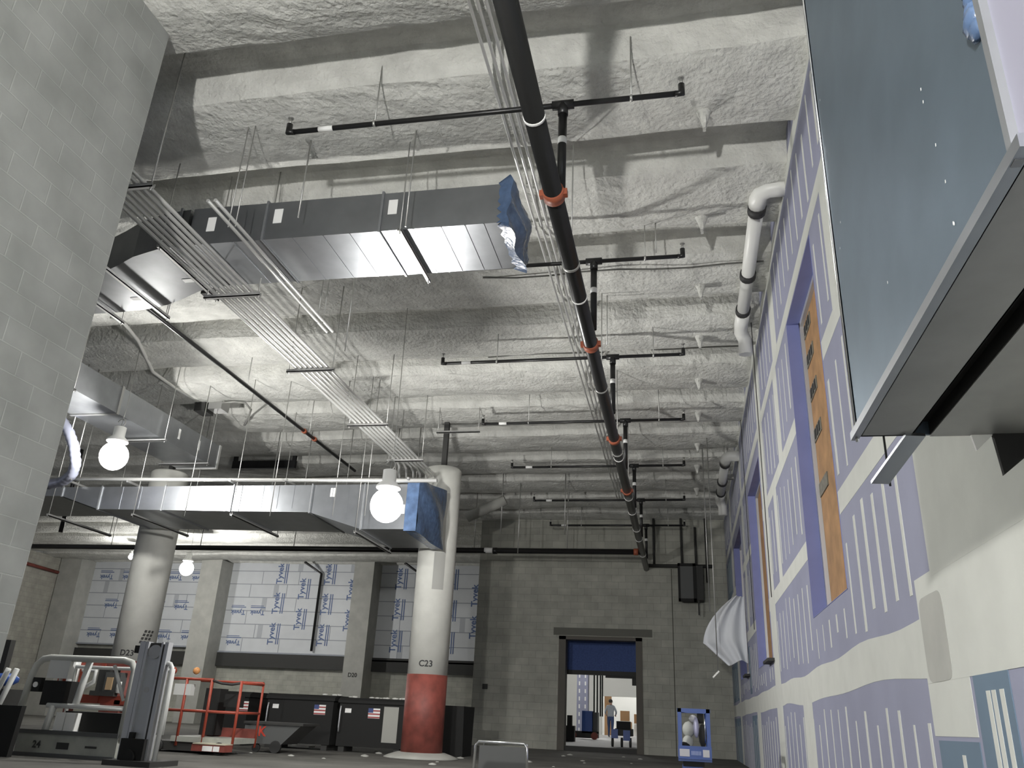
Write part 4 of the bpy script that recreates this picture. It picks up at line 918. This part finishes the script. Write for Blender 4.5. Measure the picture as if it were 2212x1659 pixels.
# ---- blue personnel lift near the wallboard
Yb = 12.2
bx0, bx1 = W(1464,1590,Yb).x, W(1536,1590,Yb).x; bt = W(1500,1531,Yb).z; bb = W(1500,1640,Yb).z
t = thing('blue_personnel_lift', 'blue personnel lift full of supplies before the far block wall', 'lift', ((bx0+bx1)/2, Yb+.3, 0))
for x in (bx0+.03, bx1-.03):
    for y in (Yb, Yb+.6): part('cage_post', MB().box((x-.025,y-.025,bb), (x+.025,y+.025,bt)), lift_blue, t)
part('top_rail', MB().box((bx0,Yb-.025,bt-.05), (bx1,Yb+.025,bt)).box((bx0,Yb+.575,bt-.05), (bx1,Yb+.625,bt)).box((bx0,Yb,bt-.05), (bx0+.05,Yb+.6,bt)).box((bx1-.05,Yb,bt-.05), (bx1,Yb+.6,bt)), lift_blue, t)
part('inner_rail', tubes([[(bx1-.075,Yb+.02,bb+.2),(bx1-.075,Yb+.02,bt-.06)]], .008), chrome, t)
part('toe_board', MB().box((bx0,Yb-.03,bb-.0), (bx1,Yb-.005,bb+.16)), lift_blue, t)
lp = MB().box((bx0+.02,Yb-.034,bb+.03), (bx0+.15,Yb-.03,bb+.12)).box((bx1-.115,Yb-.034,bb+.03), (bx1-.03,Yb-.03,bb+.12))
part('label_plate', lp, mat('pale_label',(.55,.55,.58),.6), t)
lt = MB()
for k in range(7): lt.box((bx0+.175+.019*k,Yb-.034,bb+.05), (bx0+.185+.019*k,Yb-.03,bb+.10))
part('wordmark', lt, mat('pale_blue_ink',(.35,.42,.65),.6), t, 'illegible pale wordmark')
part('platform', MB().box((bx0,Yb,bb-.03), (bx1,Yb+.6,bb+.02)), lift_blue, t)
part('mast', MB().box((bx0+.05,Yb+.1,.06), (bx1-.12,Yb+.5,bb-.08)), lift_blue, t); part('undercarriage', MB().box((bx0+.06,Yb+.05,bb-.09), (bx1-.1,Yb+.55,bb-.03)), dark_m, t)
part('base', MB().box((bx0+.02,Yb,.0), (bx1-.02,Yb+.6,.08)), charcoal, t)
def bag(a, b, c, d, name, m, lb, y=.2, k=(1,1)):
    xa, xb = W(a,1590,Yb+y).x, W(b,1590,Yb+y).x; za, zb = W(1500,d,Yb+y).z, W(1500,c,Yb+y).z
    mb = MB(); cx, cz = (xa+xb)/2, (za+zb)/2
    mb.sphere((cx,Yb+y,cz), 1, 12, 0, ((xb-xa)/2*1.15, .09, (zb-za)/2*1.1))
    solo(name, mb, m, lb, 'bag' if 'bag' in name else 'roll', None)
bag(1476,1500,1560,1592,'supply_bag', mat('pale_bag',(.42,.43,.40),.7), 'upper pale grey bag in the blue lift cage')
bag(1475,1496,1590,1618,'supply_bag', mat('pale_bag',(.42,.43,.40),.7), 'lower pale grey bag in the blue lift cage', .15)
bag(1499,1510,1550,1592,'plastic_roll', mat('lilac_film',(.50,.50,.68),.4), 'lilac plastic roll upright in the blue lift cage', .12)
bag(1490,1506,1545,1560,'plastic_bag', mat('white_film',(.6,.6,.62),.5), 'white plastic bag on top of the supplies in the blue lift', .2)
bag(1510,1526,1565,1612,'dark_bag', charcoal, 'dark bag in the blue lift cage on the wallboard side', .3)
bag(1467,1490,1604,1626,'black_bag', black_box, 'black bag on the floor of the blue lift', .1)
solo('tool_case', MB().box((W(1508,1590,Yb).x,Yb+.3,W(1500,1562,Yb).z), (W(1522,1590,Yb).x,Yb+.45,W(1500,1540,Yb).z)), black_box, 'small black case at the top of the blue lift cage', 'case')
# ---- low bright-framed panel cart in front of the far wall
Yc = 11.6
c0, c1 = W(1024,1640,Yc).x, W(1139,1640,Yc).x; zt = W(1080,1604,Yc).z
t = thing('panel_cart', 'low panel cart with bright tubular frame before the far block wall', 'cart', ((c0+c1)/2, Yc+.2, 0))
part('frame', MB().tube([(c0,Yc,.0),(c0+.01,Yc,zt-.05),(c0+.05,Yc,zt),(c1-.05,Yc,zt),(c1-.01,Yc,zt-.05),(c1,Yc,.0)], .018, 10), chrome, t)
part('frame', MB().tube([(c0+.06,Yc+.25,.0),(c0+.07,Yc+.25,zt-.02),(c1-.05,Yc+.25,zt-.02),(c1-.04,Yc+.25,.0)], .014, 10), chrome, t)
part('panel', MB().box((c0+.04,Yc+.1,.05), (c1-.02,Yc+.16,zt-.05)), mesh_grey, t)
# debris on the floor
db = MB()
for i in range(60): db.sphere((rr.uniform(-9,-1), rr.uniform(13.0,22), .0), rr.uniform(.02,.06), 6, 0, (1.5,1,.6))
tag(solo('debris', db, grey_c, 'small rubble bits strewn over the dusty floor', 'debris'), kind='stuff')
